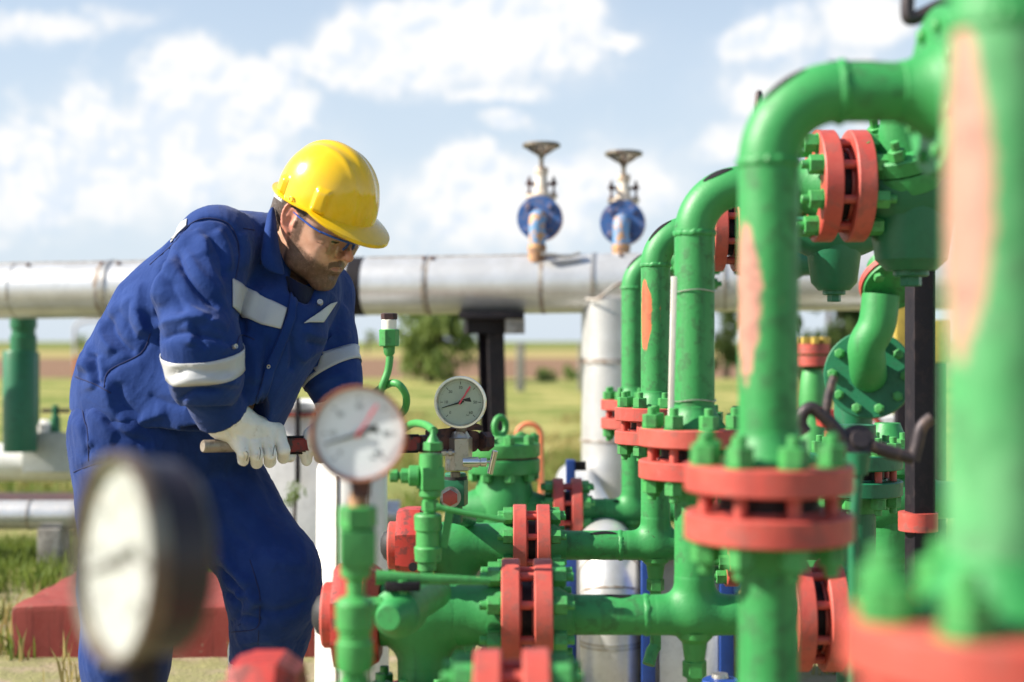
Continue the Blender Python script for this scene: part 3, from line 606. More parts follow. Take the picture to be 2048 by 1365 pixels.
# ---------------------------------------------------------------- sculpting by distance fields
f32 = np.float32
class Field:
    def __init__(s, xs, ys, zs):
        s.ax = [np.asarray(a, f32) for a in (xs, ys, zs)]
        s.v = np.full([len(a) for a in s.ax], .5, f32)
    def _blk(s, lo, hi):
        return [slice(max(0, np.searchsorted(a, l) - 1), min(len(a), np.searchsorted(a, h) + 1)) for a, l, h in zip(s.ax, lo, hi)]
    def apply(s, fn, lo, hi, k=0.0, op='add', m=.05):
        b = s._blk([q - m for q in lo], [q + m for q in hi])
        if any(q.stop <= q.start for q in b): return s
        x, y, z = (a[q] for a, q in zip(s.ax, b)); x = x[:, None, None]; y = y[None, :, None]; z = z[None, None, :]
        d = fn(x, y, z).astype(f32); a = s.v[tuple(b)]
        if op == 'sub': d = -d; r = np.maximum(a, d); sg = 1
        else: r = np.minimum(a, d); sg = -1
        if k > 0:
            h = np.maximum(k - np.abs(a - d), 0) / k; r = r + sg * h * h * k * .25
        s.v[tuple(b)] = r; return s
    def cap(s, a, b, ra, rb=None, k=.03, op='add', w=None, ws=1.0):
        "tapered capsule; w, ws: stretch the section along w"
        rb = ra if rb is None else rb; a = np.array(a, float); b = np.array(b, float); ab = b - a; L2 = max(1e-9, float(ab @ ab))
        def fn(x, y, z):
            t = np.clip(((x - a[0]) * ab[0] + (y - a[1]) * ab[1] + (z - a[2]) * ab[2]) / L2, 0, 1)
            dx, dy, dz = x - a[0] - t * ab[0], y - a[1] - t * ab[1], z - a[2] - t * ab[2]
            q = dx * dx + dy * dy + dz * dz
            if w is not None:
                ww = dx * w[0] + dy * w[1] + dz * w[2]; q = q - ww * ww * (1 - 1 / (ws * ws))
            return np.sqrt(np.maximum(q, 0)) - (ra + (rb - ra) * t)
        r = max(ra, rb) * max(1, ws); return s.apply(fn, np.minimum(a, b) - r, np.maximum(a, b) + r, k, op, m=max(.02, k * 1.2))
    def chain(s, pts, k=.03, ki=None, op='add'):
        for (a, ra), (b, rb) in zip(pts, pts[1:]): s.cap(a, b, ra, rb, k, op)
        return s
    def ell(s, c, r, k=.02, op='add', rot=None):
        c = np.array(c, float); r = np.array(r, float); Rm = np.array(rot) if rot is not None else np.eye(3)   # rows: local axes
        def fn(x, y, z):
            px, py, pz = x - c[0], y - c[1], z - c[2]
            q = [Rm[i][0] * px + Rm[i][1] * py + Rm[i][2] * pz for i in range(3)]
            k0 = np.sqrt(sum((q[i] / r[i]) ** 2 for i in range(3))); k1 = np.sqrt(sum((q[i] / r[i] ** 2) ** 2 for i in range(3)))
            return k0 * (k0 - 1) / np.maximum(k1, 1e-6)
        m = float(r.max()); return s.apply(fn, c - m, c + m, k, op, m=max(.02, k * 1.2))
    def mesh(s):
        v = s.v; ins = v < 0; c = None
        n = [q - 1 for q in v.shape]; A = np.zeros(n, np.int8)
        for i in (0, 1):
            for j in (0, 1):
                for k in (0, 1): A += ins[i:i + n[0], j:j + n[1], k:k + n[2]]
        act = np.argwhere((A > 0) & (A < 8)); idx = np.full(n, -1, np.int32); idx[tuple(act.T)] = np.arange(len(act))
        pos = np.zeros((len(act), 3)); cnt = np.zeros(len(act))
        cs = [(i, j, k) for i in (0, 1) for j in (0, 1) for k in (0, 1)]
        for a in cs:
            for ax in range(3):
                if a[ax]: continue
                b = list(a); b[ax] = 1; ia = act + np.array(a); ib = act + np.array(b)
                va, vb = v[tuple(ia.T)], v[tuple(ib.T)]; cr = (va < 0) != (vb < 0)
                t = np.where(cr, va / np.where(va == vb, 1, va - vb), 0)
                p = np.stack([s.ax[q][ia[:, q]] + (t if q == ax else 0) * (s.ax[q][ib[:, q]] - s.ax[q][ia[:, q]]) for q in range(3)], 1)
                pos += p * cr[:, None]; cnt += cr
        pos /= cnt[:, None]; faces = []
        for ax in range(3):
            o1, o2 = [(1, 2), (2, 0), (0, 1)][ax]
            sl0 = [slice(1, -1)] * 3; sl1 = [slice(1, -1)] * 3; sl0[ax] = slice(0, -1); sl1[ax] = slice(1, None)
            a_, b_ = ins[tuple(sl0)], ins[tuple(sl1)]
            e = np.argwhere(a_ != b_); 
            if not len(e): continue
            up = a_[tuple(e.T)]; g = e.copy()
            for q in range(3):
                if q != ax: g[:, q] += 1
            def cell(d1, d2):
                h = g.copy(); h[:, o1] -= d1; h[:, o2] -= d2; return idx[tuple(h.T)]
            q = np.stack([cell(1, 1), cell(0, 1), cell(0, 0), cell(1, 0)], 1)
            q[~up] = q[~up][:, ::-1]; faces.append(q)
        faces = np.concatenate(faces); faces = faces[(faces >= 0).all(1)]
        return pos, faces
def axis(lo, hi, h, fine=None, hf=None):
    if fine is None: return np.arange(lo, hi + h, h)
    a = np.arange(lo, fine[0], h); b = np.arange(fine[0], fine[1], hf); c = np.arange(fine[1], hi + h, h)
    return np.concatenate([a, b, c])
def vnormals(p, f):
    n = np.zeros_like(p); a = np.cross(p[f[:, 2]] - p[f[:, 0]], p[f[:, 3]] - p[f[:, 1]])
    for i in range(4): np.add.at(n, f[:, i], a)
    return n / np.maximum(np.linalg.norm(n, axis=1, keepdims=True), 1e-12)
def relax(p, f, it=2, lam=.5):
    for _ in range(it):
        s = np.zeros_like(p); c = np.zeros(len(p))
        for i in range(4):
            for j in ((i + 1) % 4, (i - 1) % 4): np.add.at(s, f[:, i], p[f[:, j]]); np.add.at(c, f[:, i], 1)
        p = p + lam * (s / np.maximum(c, 1)[:, None] - p)
    return p
def proj(p):
    d = np.maximum(p[:, 1], .1); return np.stack([p[:, 0] * F / d + CX, CY - (p[:, 2] - H) * F / d], 1)
def polydist(q, pts):
    best = np.full(len(q), 1e9); tt = np.zeros(len(q)); n = len(pts) - 1
    for i, (a, b) in enumerate(zip(pts, pts[1:])):
        a = np.array(a, float); ab = np.array(b, float) - a; t = np.clip(((q - a) @ ab) / (ab @ ab), 0, 1)
        d = np.linalg.norm(q - a - t[:, None] * ab, axis=1); m = d < best; best[m] = d[m]; tt[m] = ((i + t) / n)[m]
    return best, tt
def folds(p, f, lines, amp=1.0):
    "raise ridges / sink creases (h metres) along lines drawn over the near side of a garment; ridges fall off gently to the left and steeply to the right"
    n = vnormals(p, f); q = proj(p); vd = p - np.array((0, 0, H)); vd /= np.linalg.norm(vd, axis=1, keepdims=True)
    w = np.clip(-(n * vd).sum(1) * 2.2, 0, 1); off = np.zeros(len(p))
    for pts, wd, h in lines:
        pts = [tuple(v_) for v_ in spline([(a, b, 0) for a, b in pts], 4)]; pts = np.array([(a, b) for a, b, _ in pts])
        near = ((q > pts.min(0) - wd * 5) & (q < pts.max(0) + wd * 5)).all(1); ii = np.nonzero(near)[0]
        if not len(ii): continue
        qq = q[ii]; best = np.full(len(ii), 1e9); sd_ = np.zeros(len(ii)); tt = np.zeros(len(ii)); m_ = len(pts) - 1
        for k, (a, b) in enumerate(zip(pts, pts[1:])):
            ab = b - a; t = np.clip(((qq - a) @ ab) / (ab @ ab), 0, 1); r_ = qq - a - t[:, None] * ab; d = np.linalg.norm(r_, axis=1)
            nn = np.array((-ab[1], ab[0])); nn = nn / np.linalg.norm(nn); nn = nn if nn @ np.array((-1, -.45)) > 0 else -nn
            c = d < best; best[c] = d[c]; sd_[c] = (r_ @ nn)[c]; tt[c] = ((k + t) / m_)[c]
        fade = np.clip(np.sin(np.clip(tt, 0, 1) * math.pi) * 1.9, 0, 1)
        if h > 0: pr = np.where(sd_ > 0, np.exp(-(best / (wd * 2.0)) ** 1.6), np.exp(-(best / (wd * .75)) ** 1.6))
        else: pr = np.exp(-(best / (wd * .75)) ** 1.5)
        off[ii] += amp * h * pr * fade
    return p + n * (off * w)[:, None]
def wnoise(p, sc, seed=0, n=6):
    r = np.random.default_rng(seed); o = np.zeros(len(p)); ph = p * sc
    wx = np.stack([np.sin(ph @ r.normal(0, 1, 3) + r.uniform(0, 6)) for _ in range(3)], 1) * .9
    for i in range(n): o += np.sin((ph + wx) @ (r.normal(0, 1, 3) * (1 + .35 * i)) + r.uniform(0, 6.3)) / (1 + .3 * i)
    return o / n
def npobj(name, p, f, mats, parent, attrs=None, ang=180, label=None):
    me = bpy.data.meshes.new(name); base = ORG[parent.name] if parent is not None else V((0, 0, 0))
    me.vertices.add(len(p)); me.vertices.foreach_set('co', (p - np.array(base)).astype(f32).ravel())
    me.loops.add(f.size); me.loops.foreach_set('vertex_index', f.astype(np.int32).ravel())
    me.polygons.add(len(f)); me.polygons.foreach_set('loop_start', np.arange(0, f.size, 4, dtype=np.int32)); me.polygons.foreach_set('loop_total', np.full(len(f), 4, np.int32))
    me.update(calc_edges=True); me.validate()
    for m in (mats if isinstance(mats, (list, tuple)) else [mats]): me.materials.append(m)
    me.polygons.foreach_set('use_smooth', [True] * len(f))
    for k, a in (attrs or {}).items():
        at = me.attributes.new(k, 'FLOAT', 'POINT'); at.data.foreach_set('value', a.astype(f32))
    o = bpy.data.objects.new(name, me); COL.objects.link(o)
    if parent is not None: o.parent = parent
    ORG[o.name] = V(base)
    if label: o['label'] = label
    return o
def bvh(p, f): return BVHTree.FromPolygons([tuple(x) for x in p], [tuple(int(i) for i in x) for x in f])
CAMP = V((0, 0, H))
def hit(tree, px, py, d0=3.1):
    r = (P(px, py, 1.0) - CAMP).normalized(); c, n, i, d = tree.ray_cast(CAMP, r)
    if c is None:
        c, n, i, d = tree.find_nearest(P(px, py, d0))
    if n.dot(r) > 0: n = -n
    return c, n
def patch(name, tree, quad, mat, parent, nu=24, nv=8, lift=.0022, th=.0018, d0=3.1, rip=0.0):
    "cloth patch lying on a garment: quad = corners TL, TR, BR, BL (may hold more points along the top and bottom)"
    top, bot = quad; bm = BM(); g = []
    def at(line, u):
        L = len(line) - 1; i = min(int(u * L), L - 1); t = u * L - i
        return line[i][0] + (line[i + 1][0] - line[i][0]) * t, line[i][1] + (line[i + 1][1] - line[i][1]) * t
    for j in range(nv + 1):
        row_ = []
        for i in range(nu + 1):
            a, b = at(top, i / nu), at(bot, i / nu); t = j / nv
            c, n = hit(tree, a[0] + (b[0] - a[0]) * t, a[1] + (b[1] - a[1]) * t, d0); row_.append(bm.verts.new(c + n * (lift + rip * (.5 + .5 * math.sin(i / nu * 17 + j / nv * 1.2)) * math.exp(-((i / nu - .42) / .3) ** 2))))
        g.append(row_)
    for r0, r1 in zip(g, g[1:]):
        for i in range(nu): bm.faces.new((r0[i], r0[i + 1], r1[i + 1], r1[i]))
    bmesh.ops.smooth_vert(bm, verts=bm.verts[:], factor=.4, use_axis_x=True, use_axis_y=True, use_axis_z=True)
    o = obj(name, bm, mat, parent, ang=180, recalc=True)
    s = o.modifiers.new('thickness', 'SOLIDIFY'); s.thickness = th; s.offset = 0
    return o
def seam(tree, pts, parent, r=.0013, mat='stitch', lift=.0004, name='seam', d0=3.1, n=6):
    q = [(a, b) for a, b, _ in spline([(x, y, 0) for x, y in pts], n)]; L = []
    for a, b in q:
        c, nn = hit(tree, a, b, d0); L.append(c + nn * lift)
    bm = BM(); tube(bm, L, r, 6); return obj(name, bm, M[mat], parent, ang=180)
def ring(name, tree, c, ax, wd, mat, parent, lift=.003, n=64, rmax=.16, m=5):
    c = V(c); a, b, ax = basis(ax); bm = BM(); g = []
    for j in range(m + 1):
        o = c + ax * wd * (j / m - .5); rr = []
        rad = []
        for i in range(n):
            w_ = 2 * math.pi * i / n; dr = a * math.cos(w_) + b * math.sin(w_)
            h = tree.ray_cast(o, dr, rmax); rad.append(h[3] if h[0] is not None else None)
        ok = [r_ for r_ in rad if r_]; med = sorted(ok)[len(ok) // 2]
        rad = [min(r_, med * 1.5) if r_ else med for r_ in rad]
        for i in range(n):
            w_ = 2 * math.pi * i / n; rr.append(bm.verts.new(o + (a * math.cos(w_) + b * math.sin(w_)) * (rad[i] + lift)))
        g.append(rr)
    for r0, r1 in zip(g, g[1:]):
        for i in range(n): bm.faces.new((r0[i], r0[(i + 1) % n], r1[(i + 1) % n], r1[i]))
    o = obj(name, bm, mat, parent, ang=180); s = o.modifiers.new('thickness', 'SOLIDIFY'); s.thickness = .0018; s.offset = 0
    return o
# ---------------------------------------------------------------- green pipe rows
PR = .038; FR = .106; FT = .035; GAP = .026
def bolt_mesh(half, mid):
    bm = BM()
    cyl(bm, (0, 0, -half), (0, 0, half), .0085, 14, ch=.0015)
    for s in (-1, 1):
        z0 = s * (half - .038); hexa(bm, (0, 0, z0 if s > 0 else z0 - .0), (0, 0, s), .0185, .024, ch=.002)
        lathe(bm, [(-.004, .0), (-.004, .0195), (0, .0195), (0, 0)], (0, 0, z0), (0, 0, s), 20)
    bmesh.ops.subdivide_edges(bm, edges=[e for e in bm.edges if abs(e.verts[0].co.z - e.verts[1].co.z) > half * 1.5], cuts=5)
    for f in bm.faces:
        f.material_index = int(abs(f.calc_center_median().z) < mid)
    bmesh.ops.recalc_face_normals(bm, faces=bm.faces[:])
    me = bpy.data.meshes.new('stud_bolt'); bm.to_mesh(me); bm.free(); finish(me, [M['green_fit'], M['red']], True, 30); return me
BOLT = bolt_mesh(FT + GAP / 2 + .040, GAP / 2 + .02)
def flange_pair(par, c, ax, Rr=FR, ft=FT, gap=GAP, nb=8, pr=PR, rot=None, mat='red', neck=(1, 1), nl=.04, bolts=True, bs=1.0, boff=0.0):
    c = V(c); ax = V(ax).normalized(); u, v_, _ = basis(ax, Z if abs(ax.z) < .9 else Y); fl = []
    for s in (-1, 1):
        a = ax * s; o = c + a * gap / 2; bm = BM()
        lathe(bm, [(0, pr * .8), (0, Rr * .62), (-.004, Rr * .62), (-.004, Rr * .66), (0, Rr * .67), (0, Rr - .003), (.0025, Rr), (ft - .0025, Rr), (ft, Rr - .003), (ft, pr * .8)], o, a, 56)
        f = obj('flange', bm, M[mat], par); fl.append(f)
        if neck[0 if s < 0 else 1]:
            bm = BM(); lathe(bm, [(ft - .001, pr * 1.62), (ft + nl * .25, pr * 1.42), (ft + nl * .8, pr * 1.06), (ft + nl, pr * 1.05), (ft + nl * 1.04, pr * .98)], o, a, 36); obj('weld_neck', bm, M['green'], f)
    bm = BM(); lathe(bm, [(-gap / 2, 0), (-gap / 2, Rr * .60), (gap / 2, Rr * .60), (gap / 2, 0)], c, ax, 40); obj('gasket', bm, M['black'], fl[0])
    if bolts:
        r0 = math.pi / nb if rot is None else rot
        for k in range(nb):
            a = r0 + 2 * math.pi * k / nb; p = c + (u * math.cos(a) + v_ * math.sin(a)) * Rr * .79 + ax * boff
            o = bpy.data.objects.new('stud_bolt', BOLT); COL.objects.link(o)
            place(o, frame(p, ax, u * math.cos(a * 7.3) + v_ * math.sin(a * 7.3)) @ Matrix.Scale(bs, 4), fl[0])
    return fl
def weld(par, c, ax, r=PR, g_=1.0):
    bm = BM(); n = 64; a, b, cc = basis(ax); rings = []; rd = random.Random(int(abs(V(c).x * 1e4) + abs(V(c).z * 977)))
    js = [rd.uniform(-.0012, .0012) for _ in range(n)]
    for (t_, q) in ((-.007, -.001), (-.004, .0013), (0, .0020), (.004, .0013), (.007, -.001)):
        rings.append([bm.verts.new(V(c) + cc * (t_ + js[i] * 1.4) + (a * math.cos(2 * math.pi * i / n) + b * math.sin(2 * math.pi * i / n)) * (r + q * g_ + js[i] * .6)) for i in range(n)])
    for p, q in zip(rings, rings[1:]):
        for i in range(n): bm.faces.new((p[i], p[(i + 1) % n], q[(i + 1) % n], q[i]))
    return obj('weld_seam', bm, M['green'], par)
def tee_mesh(name, r0, l0, r1, l1, k):
    sg = 1 if l1 > 0 else -1; h = .0027
    F_ = Field(axis(-l0 - r0 - .01, l0 + r0 + .01, h), axis(-r0 - .03, r0 + .03, h), axis(min(-r0 - .02, l1 - r1 - .01), max(r0 + .02, l1 + r1 + .01), h))
    F_.cap((-l0, 0, 0), (l0, 0, 0), r0, k=0); F_.cap((0, 0, 0), (0, 0, l1), r1, k=k)
    p, q = F_.mesh(); p = relax(p, q, 2)
    me = bpy.data.meshes.new(name); me.from_pydata([tuple(v_) for v_ in p], [], [tuple(int(i) for i in x) for x in q]); me.materials.append(M['green'])
    me.polygons.foreach_set('use_smooth', [True] * len(me.polygons)); return me
TEE = tee_mesh('tee', PR * 1.014, .07, PR * 1.014, .07, .026); BTEE = tee_mesh('branch_tee', .0592, .05, .0495, -.09, .035)
def shared(name, me, c, par):
    o = bpy.data.objects.new(name, me); COL.objects.link(o); place(o, Matrix.Translation(V(c)), par); ORG[o.name] = ORG[par.name]; return o
LABELS = dict(
 A=('nearest green riser at the right edge, blurred, with a long salmon oval on its side', 'pipework'),
 B=('green pipe loop with a salmon patched riser and the broad red flange pair in front', 'pipework'),
 C=('green pipe loop with a thin wire clamped white strip on its plain riser', 'pipework'),
 D=('green pipe loop with a red half moon on its riser, in line with the worker', 'pipework'),
 E=('farthest and thinnest looking green pipe loop, beside the vertical silver leg', 'pipework'))
ROW = {}
def row(k, d, pxr, yel, yfl, yte, xtf, xlf, xcap, xrf, patch=None, Rb=.09, bodyr=.0585, drain=True, branch=True, cap=True):
    xr = P(pxr, 0, d).x; ze, zf, zt = P(0, yel, d).z, P(0, yfl, d).z, P(0, yte, d).z
    lab, cat = LABELS[k]
    o = thing('pipe_loop', lab, cat, (xr, d, 0), 'green pipe loops in a row'); base = ORG[o.name]; ROW[k] = dict(o=o, x=xr, d=d, ze=ze, zf=zf, zt=zt)
    m = M['green']
    if patch:
        yy, py, hy, hpy, pc = patch
        m = paint('patched_green_' + k.lower(), GREEN if k != 'A' else (.055, .28, .09), .5, chips=.25, bs=.5, streak=.45, spec=.55, fadecol=(.055, .31, .088) if k != 'A' else (.13, .37, .16), fade=.25 if k != 'A' else .8, patch=(yy, P(0, py, d).z, hy, S(hpy, d), pc))  # row A: paler green puts lens haze and glare into the paint colour
    hf = FT + GAP / 2
    bm = BM(); n = 24
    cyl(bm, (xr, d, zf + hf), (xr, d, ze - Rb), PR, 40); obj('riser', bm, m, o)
    bm = BM(); tube(bm, arcpts((xr + Rb, d, ze - Rb), -X, Z, Rb, 0, R(90), 16), PR * 1.012, 40, caps=False); obj('elbow', bm, M['green_elbow'], o)
    weld(o, (xr, d, ze - Rb), Z, g_=1.7); weld(o, (xr + Rb, d, ze), X, g_=2.0)
    bm = BM(); cyl(bm, (xr + Rb, d, ze), (xtf - hf, d, ze), PR, 40); obj('top_pipe', bm, M['green'], o)
    flange_pair(o, (xr, d, zf), Z, rot=R(11))
    flange_pair(o, (xtf, d, ze), X, mat='green' if k == 'B' else 'red', boff=.032 if k == 'B' else 0)
    bm = BM(); cyl(bm, (xr, d, zt), (xr, d, zf - hf), PR, 40)
    obj('lower_riser', bm, M['green'], o)
    shared('tee', TEE, (xr, d, zt), o)
    weld(o, (xr - .092, d, zt), X); weld(o, (xr + .092, d, zt), X)
    bm = BM(); cyl(bm, (xlf + hf, d, zt), (xrf - hf, d, zt), PR, 40); obj('header', bm, M['green'], o)
    flange_pair(o, (xlf, d, zt), X, neck=(0, 1))
    flange_pair(o, (xrf, d, zt), X)
    bm = BM(); cyl(bm, (xrf + hf, d, zt), (xrf + hf + .35, d, zt), PR, 32); obj('header', bm, M['green'], o)
    if drain:
        bm = BM(); lathe(bm, [(-.030, .036), (-.042, .034), (-.052, .024), (-.075, .021), (-.088, .019), (-.088, 0)], (xr, d, zt), Z, 28)
        hexa(bm, (xr, d, zt - .118), Z, .023, .032); cyl(bm, (xr, d, zt - .088), (xr, d, zt - .12), .0165, 20)
        cyl(bm, (xr, d, zt - .27), (xr, d, zt - .118), .0145, 18)
        obj('drain', bm, M['green_fit'], o)
    if cap:
        bm = BM(); xb = xcap + .045
        lathe(bm, [(0, bodyr), (xlf - hf - xb - .07, bodyr), (xlf - hf - xb - .045, bodyr * .97), (xlf - hf - xb - .02, bodyr * 1.12), (xlf - hf - xb, bodyr * 1.15)], (xb, d, zt), X, 40)
        obj('body', bm, M['green'], o)
        bm = BM(); lathe(bm, [(0, 0), (0, .098), (.022, .105), (.06, .105), (.085, .088), (.085, 0)], (xcap - .042, d, zt), X, 8, up=Z, rot=R(22.5))
        c_ = obj('end_cap', bm, M['cap_red'], o, ang=30)
        bm = BM(); lathe(bm, [(-.024, 0), (-.024, .058), (-.02, .062), (0, .062), (0, 0)], (xcap - .042, d, zt), X, 28); obj('cap_boss', bm, M['red'], c_)
        bm = BM(); lathe(bm, [(-.046, 0), (-.044, .018), (-.036, .034), (-.024, .042), (-.024, 0)], (xcap - .042, d, zt), X, 24); obj('plug', bm, M['rubber'], c_)
        bm = BM(); lathe(bm, [(-.004, 0), (-.004, .011), (.003, .011), (.003, 0)], (xcap + .004, d - .0985, zt - .0405), V((0, -1, 0)), 16); obj('pin_hole', bm, M['rubber'], c_)
    if branch:
        xb = xlf - hf - .148; bm = BM(); zb = H - .712
        shared('branch_tee', BTEE, (xb, d, zt), o)
        lathe(bm, [(zb + hf - zt, .049), (-.04, .049)], (xb, d, zt), Z, 36); obj('branch', bm, M['green'], o)
        flange_pair(o, (xb, d, zb), Z, pr=.048, neck=(1, 0))
        bm = BM(); cyl(bm, (xb, d, 0), (xb, d, zb - hf), .048, 32); obj('branch', bm, M['green'], o)
        ROW[k]['xb'] = xb
    return o
M['green_elbow'] = paint('scuffed_green_elbow', GREEN, .5, spec=.55, chip=(.03, .028, .03), chips=.75, fadecol=(.055, .31, .088))
SALMON = (.50, .20, .165)
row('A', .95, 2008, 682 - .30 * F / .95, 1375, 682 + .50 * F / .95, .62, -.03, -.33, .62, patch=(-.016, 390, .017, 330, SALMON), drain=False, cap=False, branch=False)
row('B', 1.80, 1537, 185, 1003, 1467, .578, .0, -.31, .62, patch=(-.018, 600, .017, 162, SALMON))
row('C', 2.70, 1389, 373, 906, 1230, .621, .028, -.292, .572)
row('D', 3.70, 1311, 462, 851, 1091, .562, .051, -.255, .60, patch=(-.022, 632, .014, 70, (.62, .11, .05)))
row('E', 4.70, 1266, 522, 828, 1021, .60, .182, -.2, .62, cap=False, branch=False)
# the cut drain tube under row D
q = ROW['D']; bm = BM(); a0 = V((q['x'], 3.70, q['zt'] - .262)); a1 = P(1297, 1330, 3.68)
tube(bm, [a0, a0 * .75 + a1 * .25 - X * .004, a1], .0165, 18); obj('drain_tube', bm, M['green_fit'], q['o'])
# dark scuffs: dribbles of black coating on the pipes
def smear(k, px0, px1, py, d, zc, wid, axis='x', ang=52, R_=PR):
    bm = BM(); n = 12; c = []
    for i in range(n + 1):
        f = i / n; px = px0 + (px1 - px0) * f; w_ = R(ang + 5 * math.sin(f * 5 + px0)); x = P(px, 0, d).x
        hw = wid * math.sin(math.pi * min(.97, max(.06, f))) ** .5
        r_ = R_ + .0012
        c.append([bm.verts.new((x, d - math.cos(w_ + s * hw / r_) * r_, zc + math.sin(w_ + s * hw / r_) * r_)) for s in (-1, -.5, 0, .5, 1)])
    for p_, q_ in zip(c, c[1:]):
        for j in range(4): bm.faces.new((p_[j], p_[j + 1], q_[j + 1], q_[j]))
    obj('coating_smear', bm, M['tape'], ROW[k]['o'])
smear('D', 1180, 1232, 0, 3.70, ROW['D']['zt'], .007, ang=62); smear('C', 1208, 1262, 0, 2.70, ROW['C']['zt'], .006, ang=78)
smear('E', 1226, 1282, 0, 4.70, ROW['E']['zt'], .009, ang=50, R_=PR * 1.03)
def elbow_smear(k, w0, w1, wid, side):
    q = ROW[k]; Rb = .09; c = V((q['x'] + Rb, q['d'], q['ze'] - Rb)); bm = BM(); n = 12; rr = []
    for i in range(n + 1):
        f = i / n; w_ = R(w0 + (w1 - w0) * f); rad = -X * math.cos(w_) + Z * math.sin(w_); o_ = c + rad * Rb
        hw = wid * math.sin(math.pi * min(.96, max(.05, f))) ** .6
        rr.append([bm.verts.new(o_ + (rad * math.cos(R(side) + s * hw) - Y * math.sin(R(side) + s * hw)) * (PR * 1.012 + .0012)) for s in (-1, -.5, 0, .5, 1)])
    for p_, q_ in zip(rr, rr[1:]):
        for j in range(4): bm.faces.new((p_[j], p_[j + 1], q_[j + 1], q_[j]))
    obj('coating_smear', bm, M['tape'], q['o'])
elbow_smear('C', 52, 80, .22, 32); elbow_smear('D', 30, 66, .2, 24); elbow_smear('B', 38, 68, .17, 26); smear('B', 1652, 1765, 0, 1.80, ROW['B']['ze'], .012, ang=84); elbow_smear('E', 30, 60, .2, 20)
# --- valve bodies of the upper runs
def bulb_valve(par, c, r, down, plug, up, right, mat='dark_green', bon=Z):
    c = V(c); bm = BM()
    lathe(bm, [(-r * 1.55, .045), (-r * 1.3, .05), (-r * .8, r * .82), (-r * .35, r), (r * .35, r), (r * .8, r * .82), (r * 1.3, .05), (right, .045)], c, X, 36)
    lathe(bm, [(-down, 0), (-down, r * .5), (-down + .02, r * .72), (-r * .3, r * .9), (0, r * .9)], c, Z, 32)
    b = obj('valve_body', bm, M[mat], par)
    bm = BM(); hexa(bm, c - Z * (down + .012), Z, r * .36, .016, 20); hexa(bm, c - Z * (down + plug), Z, r * .22, plug, 6); obj('drain_plug', bm, M[mat], b)
    u, v_, _ = basis(bon); bm = BM()
    lathe(bm, [(0, r * .8), (up - .05, r * .74), (up - .035, r * 1.0), (up - .005, r * 1.0), (up, r * .98), (up, 0)], c, bon, 36)
    lathe(bm, [(up + .004, 0), (up + .004, r), (up + .03, r), (up + .034, r * .96), (up + .034, r * .55), (up + .09, r * .32), (up + .09, 0)], c, bon, 36)
    bn = obj('bonnet', bm, M['green'], par)
    for k in range(8):
        a = 2 * math.pi * k / 8 + .2; p = c + (u * math.cos(a) + v_ * math.sin(a)) * r * .84; bm = BM()
        hexa(bm, p + bon * (up + .034), bon, .016, .02); cyl(bm, p + bon * (up + .05), p + bon * (up + .07), .008, 10); obj('bolt', bm, M['green_fit'], bn)
    return b
q = ROW['D']; bulb_valve(q['o'], (P(1668, 0, 3.7).x, 3.70, q['ze']), .082, .155, .03, .11, .22)
q = ROW['C']; bulb_valve(q['o'], (P(1822, 0, 2.7).x, 2.70, q['ze']), .092, .16, .03, .055, .3, bon=V((-.30, -.42, .86)).normalized())
q = ROW['E']; bulb_valve(q['o'], (.86, 4.70, q['ze']), .08, .14, .03, .1, .22)
# lower right: valve behind the black post
o = thing('green_valve', 'light green bulb shaped valve behind the black post, low on the right', 'valve', (P(1785, 0, 3.7).x, 3.7, 0))
bulb_valve(o, P(1775, 1000, 3.7), .10, .16, .02, .11, .2, 'green')
bm = BM(); c = P(1775, 1000, 3.7); cyl(bm, (c.x, c.y, 0), c, .045, 24); obj('stand_pipe', bm, M['green_fit'], o)
# --- row E valve with bolted bonnet and lifting eye
q = ROW['E']; c = V((P(1008, 0, 4.70).x, 4.70, q['zt'])); d = 4.70
o = thing('check_valve', 'green check valve with bolted bonnet and a lifting eye, beside the steel rimmed gauge', 'valve', (c.x, d, 0))
z1, z2, z3 = P(0, 945, d).z, P(0, 916, d).z, P(0, 886, d).z; r = S(72, d)
bm = BM(); lathe(bm, [(-.19, 0), (-.19, .055), (-.12, .06), (-.06, .085), (.0, .088), (.06, .075), (.135, .05)], c, X, 36)
lathe(bm, [(-.10, 0), (-.095, .06), (-.07, .092), (-.03, .102), (.03, .103), (.06, .097), (z1 - c.z - .02, .086), (z1 - c.z + .002, .086)], c, Z, 40); obj('valve_body', bm, M['green'], o)
bm = BM(); lathe(bm, [(z1, .06), (z1, r - .002), (z1 + .003, r), (z2 - .004, r), (z2 - .001, r - .003), (z2 - .001, 0)], V((c.x, d, 0)), Z, 56); obj('bonnet_flange', bm, M['green'], o)
bm = BM(); lathe(bm, [(z2 - .001, 0), (z2 - .001, r - .006), (z2 + .006, r - .006), (z2 + .006, 0)], V((c.x, d, 0)), Z, 48); obj('gasket', bm, M['rusty'], o)
bm = BM(); lathe(bm, [(z2 + .006, 0), (z2 + .006, r - .002), (z2 + .009, r), (z3 - .003, r), (z3, r - .003), (z3 + .004, r * .62), (z3 + .022, r * .55), (z3 + .024, 0)], V((c.x, d, 0)), Z, 56); cv_ = obj('bonnet_cover', bm, M['green_fit'], o)
for k in range(8):
    a = R(10 + 45 * k); p = V((c.x + math.cos(a) * r * .84, d + math.sin(a) * r * .84, z3)); bm = BM()
    hexa(bm, p, Z, .019, .026, rot=a); cyl(bm, p + Z * .02, p + Z * .031, .009, 12)
    hexa(bm, V((p.x, p.y, z1 - .024)), Z, .019, .024, rot=a); cyl(bm, V((p.x, p.y, z1 - .03)), V((p.x, p.y, z3 + .01)), .009, 12); obj('bolt', bm, M['green_fit'], cv_)
